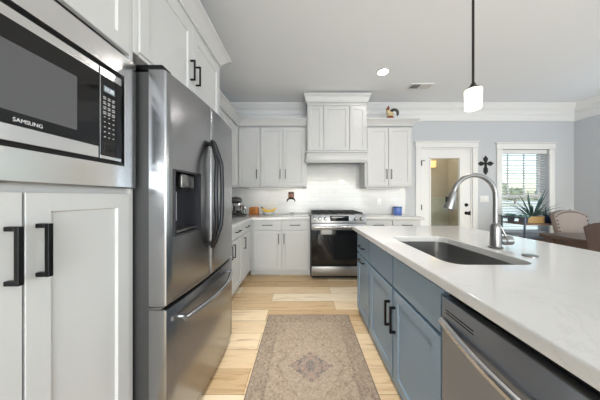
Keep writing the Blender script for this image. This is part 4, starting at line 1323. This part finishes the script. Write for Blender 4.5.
banana('rear banana lying in the white bowl', 0.041, 0.016, 4, 1)
# blue canister
bcx, bcy = 1.68, 3.555
ca = thing('canister', 'blue ceramic canister on the short countertop right of the range', 'canister', (bcx, bcy, CT))
MB().lathe([(0.001, 0), (0.066, 0), (0.070, 0.006), (0.070, 0.122), (0.066, 0.128), (0.062, 0.122), (0.062, 0.01), (0.001, 0.01)], (bcx, bcy, CT + 0.0005), 32).build('pot', 'blue_glaze', ca)
MB().lathe([(0.0715, 0.112), (0.0735, 0.118), (0.0735, 0.128), (0.0712, 0.134), (0.001, 0.138)], (bcx, bcy, CT + 0.0005), 32).build('rim', mat('dark_blue_glaze', (54, 84, 150), 0.25), ca)
# rooster figurine on the right cabinet crown
rx, ry, rz = 1.44, 3.235, UT + 0.1065
ro = thing('rooster_figurine', 'small painted rooster figurine standing on top of the right wall cabinet', 'figurine', (rx, ry + 0.06, rz))
ry = 3.305
MB().lathe([(0.001, 0), (0.055, 0), (0.058, 0.02), (0.045, 0.042), (0.001, 0.044)], (rx, ry, rz), 18, squash=(1.1, 0.7)).build('stand', 'rooster_red', ro)
MB().tube([(rx + 0.055, ry, rz + 0.085), (rx + 0.03, ry, rz + 0.075), (rx - 0.005, ry, rz + 0.08), (rx - 0.030, ry, rz + 0.110), (rx - 0.036, ry, rz + 0.150), (rx - 0.034, ry, rz + 0.172)], 0.03, 14, [0.018, 0.036, 0.044, 0.036, 0.024, 0.016]).build('body', 'rooster_cream', ro)
MB().tube([(rx - 0.038, ry, rz + 0.140), (rx - 0.036, ry, rz + 0.168), (rx - 0.030, ry, rz + 0.190), (rx - 0.026, ry, rz + 0.205), (rx - 0.026, ry, rz + 0.225)], 0.02, 12, [0.026, 0.026, 0.020, 0.010, 0.004]).build('comb', 'rooster_red', ro)
MB().tube([(rx - 0.052, ry, rz + 0.172), (rx - 0.078, ry, rz + 0.166)], 0.008, 8, [0.009, 0.002]).build('beak', 'rooster_cream', ro)
m = MB()
for k, (r, w) in enumerate(((0.060, 0.016), (0.048, 0.014), (0.070, 0.013))):
    P = []
    for i in range(11):
        a = math.radians(175 - 215 * i / 10)
        P.append((rx + 0.070 + r * math.cos(a), ry + (k - 1) * 0.008, rz + 0.100 + r * 1.0 * math.sin(a)))
    m.tube(P, w, 8, [w * (0.5 + 0.6 * math.sin(PI * (0.15 + 0.8 * i / 10))) for i in range(11)])
m.build('tail', 'rooster_dark', ro)

# ------------------------------------------------------------------ dining side
# bar cart / console below the window
CX0, CX1, CY0, CY1 = 3.48, 4.42, 3.14, 3.50
ct = thing('console_cart', 'dark metal console cart with wooden shelves under the window', 'cart', ((CX0 + CX1) / 2, (CY0 + CY1) / 2, 0))
M['cart_metal'] = mat('blue_grey_metal', (92, 100, 112), 0.45, 0.5)
for (xx, yy) in ((CX0, CY0), (CX0, CY1), (CX1, CY0), (CX1, CY1)):
    MB().box(xx - 0.010, xx + 0.010, yy - 0.010, yy + 0.010, 0.0, 0.905, 0.003).build('leg', 'cart_metal', ct)
for z in (0.20, 0.52, 0.775):
    MB().box(CX0 + 0.014, CX1 - 0.014, CY0 - 0.008, CY1 + 0.008, z, z + 0.024, 0.002).build('shelf', 'wood_shelf', ct)
m = MB()
m.box(CX0 - 0.012, CX0 + 0.012, CY0 + 0.014, CY1 - 0.014, 0.875, 0.899, 0.003)
m.box(CX1 - 0.012, CX1 + 0.012, CY0 + 0.014, CY1 - 0.014, 0.875, 0.899, 0.003)
m.box(CX0 + 0.014, CX1 - 0.014, CY1 - 0.010, CY1 + 0.010, 0.85, 0.868, 0.003)
m.build('rail', 'cart_metal', ct)
m = MB().tube([(CX0 - 0.014, CY1 - 0.01, 0.89), (CX0 - 0.05, CY1 - 0.01, 0.905), (CX0 - 0.07, CY1 - 0.01, 0.90), (CX0 - 0.07, CY0 + 0.02, 0.90), (CX0 - 0.05, CY0 + 0.02, 0.905), (CX0 - 0.014, CY0 + 0.02, 0.89)], 0.009, 10)
m.build('push_handle', 'cart_metal', ct)
SH = 0.7995
def spiky(cx, cy, cz, n, L, seed, w=0.016, up=0.75):
    b = MB()
    rnd = random.Random(seed)
    for i in range(n):
        a = rnd.random() * 2 * PI
        el = up * (0.35 + 0.75 * rnd.random())
        l = L * (0.6 + 0.4 * rnd.random())
        d = Vector((math.cos(a) * math.cos(el * PI / 2), math.sin(a) * 0.55 * math.cos(el * PI / 2), math.sin(el * PI / 2)))
        side = Vector((-math.sin(a), math.cos(a), 0)) * w
        base = Vector((cx + 0.03 * math.cos(a), cy + 0.02 * math.sin(a), cz))
        droop = 0.42 * l * (1 - el)
        rings = []
        for k in (0, 0.3, 0.6, 0.85, 1.0):
            p = base + d * (l * k) - Vector((0, 0, droop * k * k))
            ww = (0.7, 1.0, 0.75, 0.4, 0.06)[(0, 0.3, 0.6, 0.85, 1.0).index(k)]
            th = Vector((0, 0, 0.004)) * ww
            rings.append([tuple(p + side * ww), tuple(p + th), tuple(p - side * ww), tuple(p - th)])
        b.rings(rings)
    return b
pp = thing('potted_plant', 'spiky green plant in a pale wooden box on the console cart', 'plant', (3.83, 3.27, SH))
m = MB()
x0, x1, y0, y1 = 3.60, 3.87, 3.20, 3.34
m.box(x0, x1, y0, y0 + 0.012, SH, SH + 0.11, 0.002); m.box(x0, x1, y1 - 0.012, y1, SH, SH + 0.11, 0.002)
m.box(x0, x0 + 0.012, y0 + 0.013, y1 - 0.013, SH, SH + 0.11, 0.002); m.box(x1 - 0.012, x1, y0 + 0.013, y1 - 0.013, SH, SH + 0.11, 0.002)
m.box(x0 + 0.013, x1 - 0.013, y0 + 0.013, y1 - 0.013, SH, SH + 0.012)
m.build('planter_box', 'wood_planter', pp)
MB().box(x0 + 0.0135, x1 - 0.0135, y0 + 0.0135, y1 - 0.0135, SH + 0.0125, SH + 0.095).build('soil', 'bark', pp, smooth=False)
spiky(3.75, 3.27, SH + 0.09, 50, 0.62, 11, 0.0105, 0.66).build('leaves', 'leaf', pp)
def rosette(cx, cy, cz, r, seed):
    b = MB()
    rnd = random.Random(seed)
    for layer, (n, el, l) in enumerate(((9, 0.35, 1.0), (7, 0.75, 0.8), (5, 1.15, 0.55))):
        for i in range(n):
            a = 2 * PI * (i + 0.5 * layer) / n + rnd.random() * 0.2
            d = Vector((math.cos(a) * math.cos(el), math.sin(a) * math.cos(el), math.sin(el)))
            p0 = Vector((cx, cy, cz))
            b.tube([p0, p0 + d * r * l * 0.5, p0 + d * r * l * 0.85, p0 + d * r * l], 0.01, 8, [0.010, r * 0.22, r * 0.16, 0.003], flat=0.45)
    return b
for (sx, sy_, r, lb) in ((3.555, 3.215, 0.100, 'pale blue-green succulent at the left end of the console cart'), (3.555, 3.42, 0.100, 'small succulent in the rear left corner of the console cart')):
    t = thing('succulent', lb, 'plant', (sx, sy_, SH), 'succulents on the console cart')
    MB().lathe([(0.001, 0), (0.038, 0), (0.050, 0.09), (0.046, 0.09), (0.036, 0.08), (0.001, 0.08)], (sx, sy_, SH + 0.0005), 20).build('pot', 'cart_metal', t)
    rosette(sx, sy_, SH + 0.085, r, int(sx * 100)).build('leaves', 'succulent', t)
t = thing('potted_plant', 'small leafy plant in a navy blue pot at the right of the console cart', 'plant', (3.97, 3.24, SH))
MB().box(3.885, 4.05, 3.19, 3.31, SH + 0.0005, SH + 0.10, 0.008).build('pot', 'navy', t)
spiky(3.97, 3.25, SH + 0.095, 16, 0.2, 31, 0.009, 0.9).build('leaves', 'leaf', t)

# dining table
TX0, TX1, TY0, TY1 = 3.02, 4.05, 0.95, 2.56
tb = thing('dining_table', 'dark brown wooden dining table at the right', 'table', ((TX0 + TX1) / 2, (TY0 + TY1) / 2, 0))
MB().box(TX0, TX1, TY0, TY1, 0.715, 0.76, 0.004).build('tabletop', 'wood_table', tb)
b = MB()
b.box(TX0 + 0.05, TX0 + 0.075, TY0 + 0.12, TY1 - 0.12, 0.61, 0.714); b.box(TX1 - 0.075, TX1 - 0.05, TY0 + 0.12, TY1 - 0.12, 0.61, 0.714)
b.box(TX0 + 0.12, TX1 - 0.12, TY0 + 0.05, TY0 + 0.075, 0.61, 0.714); b.box(TX0 + 0.12, TX1 - 0.12, TY1 - 0.075, TY1 - 0.05, 0.61, 0.714)
b.build('apron', 'wood_table', tb, smooth=False)
for xx in (TX0 + 0.03, TX1 - 0.12):
    for yy in (TY0 + 0.03, TY1 - 0.12):
        MB().box(xx, xx + 0.09, yy, yy + 0.09, 0.0, 0.714, 0.006).build('leg', 'wood_table', tb)

def dining_chair(label, loc, rz, fabric, nails, ring):
    """local: faces -y; origin on the floor under the seat"""
    t = thing('dining_chair', label, 'chair', loc, 'dining chairs around the table', rz)
    def put(o):
        o.parent = t; return o
    w, dpt = 0.25, 0.24
    put(MB().box(-w, w, -dpt, dpt - 0.02, 0.40, 0.495, 0.03, 3).build('seat', fabric))
    # backrest: arched outline, reclined, thick
    prof = [(-0.22, 0.47)] + [(-0.245 + 0.003 * i, 0.47 + 0.075 * i) for i in range(1, 6)]
    N = 14
    top = []
    for i in range(N + 1):
        u = -0.25 + 0.5 * i / N
        k = u / 0.25
        top.append((u, 0.950 + 0.068 * max(0.0, 1 - k * k) ** 0.75))
    P = [(-0.235, 0.46)] + top + [(0.235, 0.46)]
    rec = lambda u, v, n: (u, dpt - 0.045 + n + (v - 0.46) * 0.20, v)
    m = MB().prism(P, -0.035, 0.035, rec, 0.010)
    bk = put(m.build('backrest', fabric))
    if nails:
        seq = [(-0.228, 0.50 + 0.052 * i) for i in range(8)] + [(u * 0.91, v - 0.025) for u, v in top] + [(0.228, 0.864 - 0.052 * i) for i in range(8)]
        for (u, v) in seq:
            p_ = rec(u, v, -0.036)
            o = MB().ball(p_, 0.0125, (1, 0.6, 1), 1).build('nailhead', 'bronze'); o.parent = bk
    if ring:
        P = [rec(0.11 + 0.035 * math.cos(a), 0.985 + 0.035 * math.sin(a), 0.047) for a in [2 * PI * i / 20 for i in range(21)]]
        o = MB().tube(P, 0.006, 8).build('ring_pull', 'bronze'); o.parent = bk
    for (xx, yy, lean) in ((-w + 0.035, -dpt + 0.035, 0), (w - 0.035, -dpt + 0.035, 0), (-w + 0.035, dpt - 0.05, 0.06), (w - 0.035, dpt - 0.05, 0.06)):
        put(MB().tube([(xx, yy, 0.40), (xx, yy + lean, 0.0)], 0.02, 8, [0.024, 0.016]).build('leg', 'wood_table'))
    return t
dining_chair('tan upholstered dining chair with nailhead trim at the head of the dining table', (4.07, 2.78, 0), 0, 'tan', True, True)
dining_chair('taupe upholstered dining chair at the right edge, on the near side of the table', (2.87, 1.57, 0), PI / 2, 'taupe', False, False)
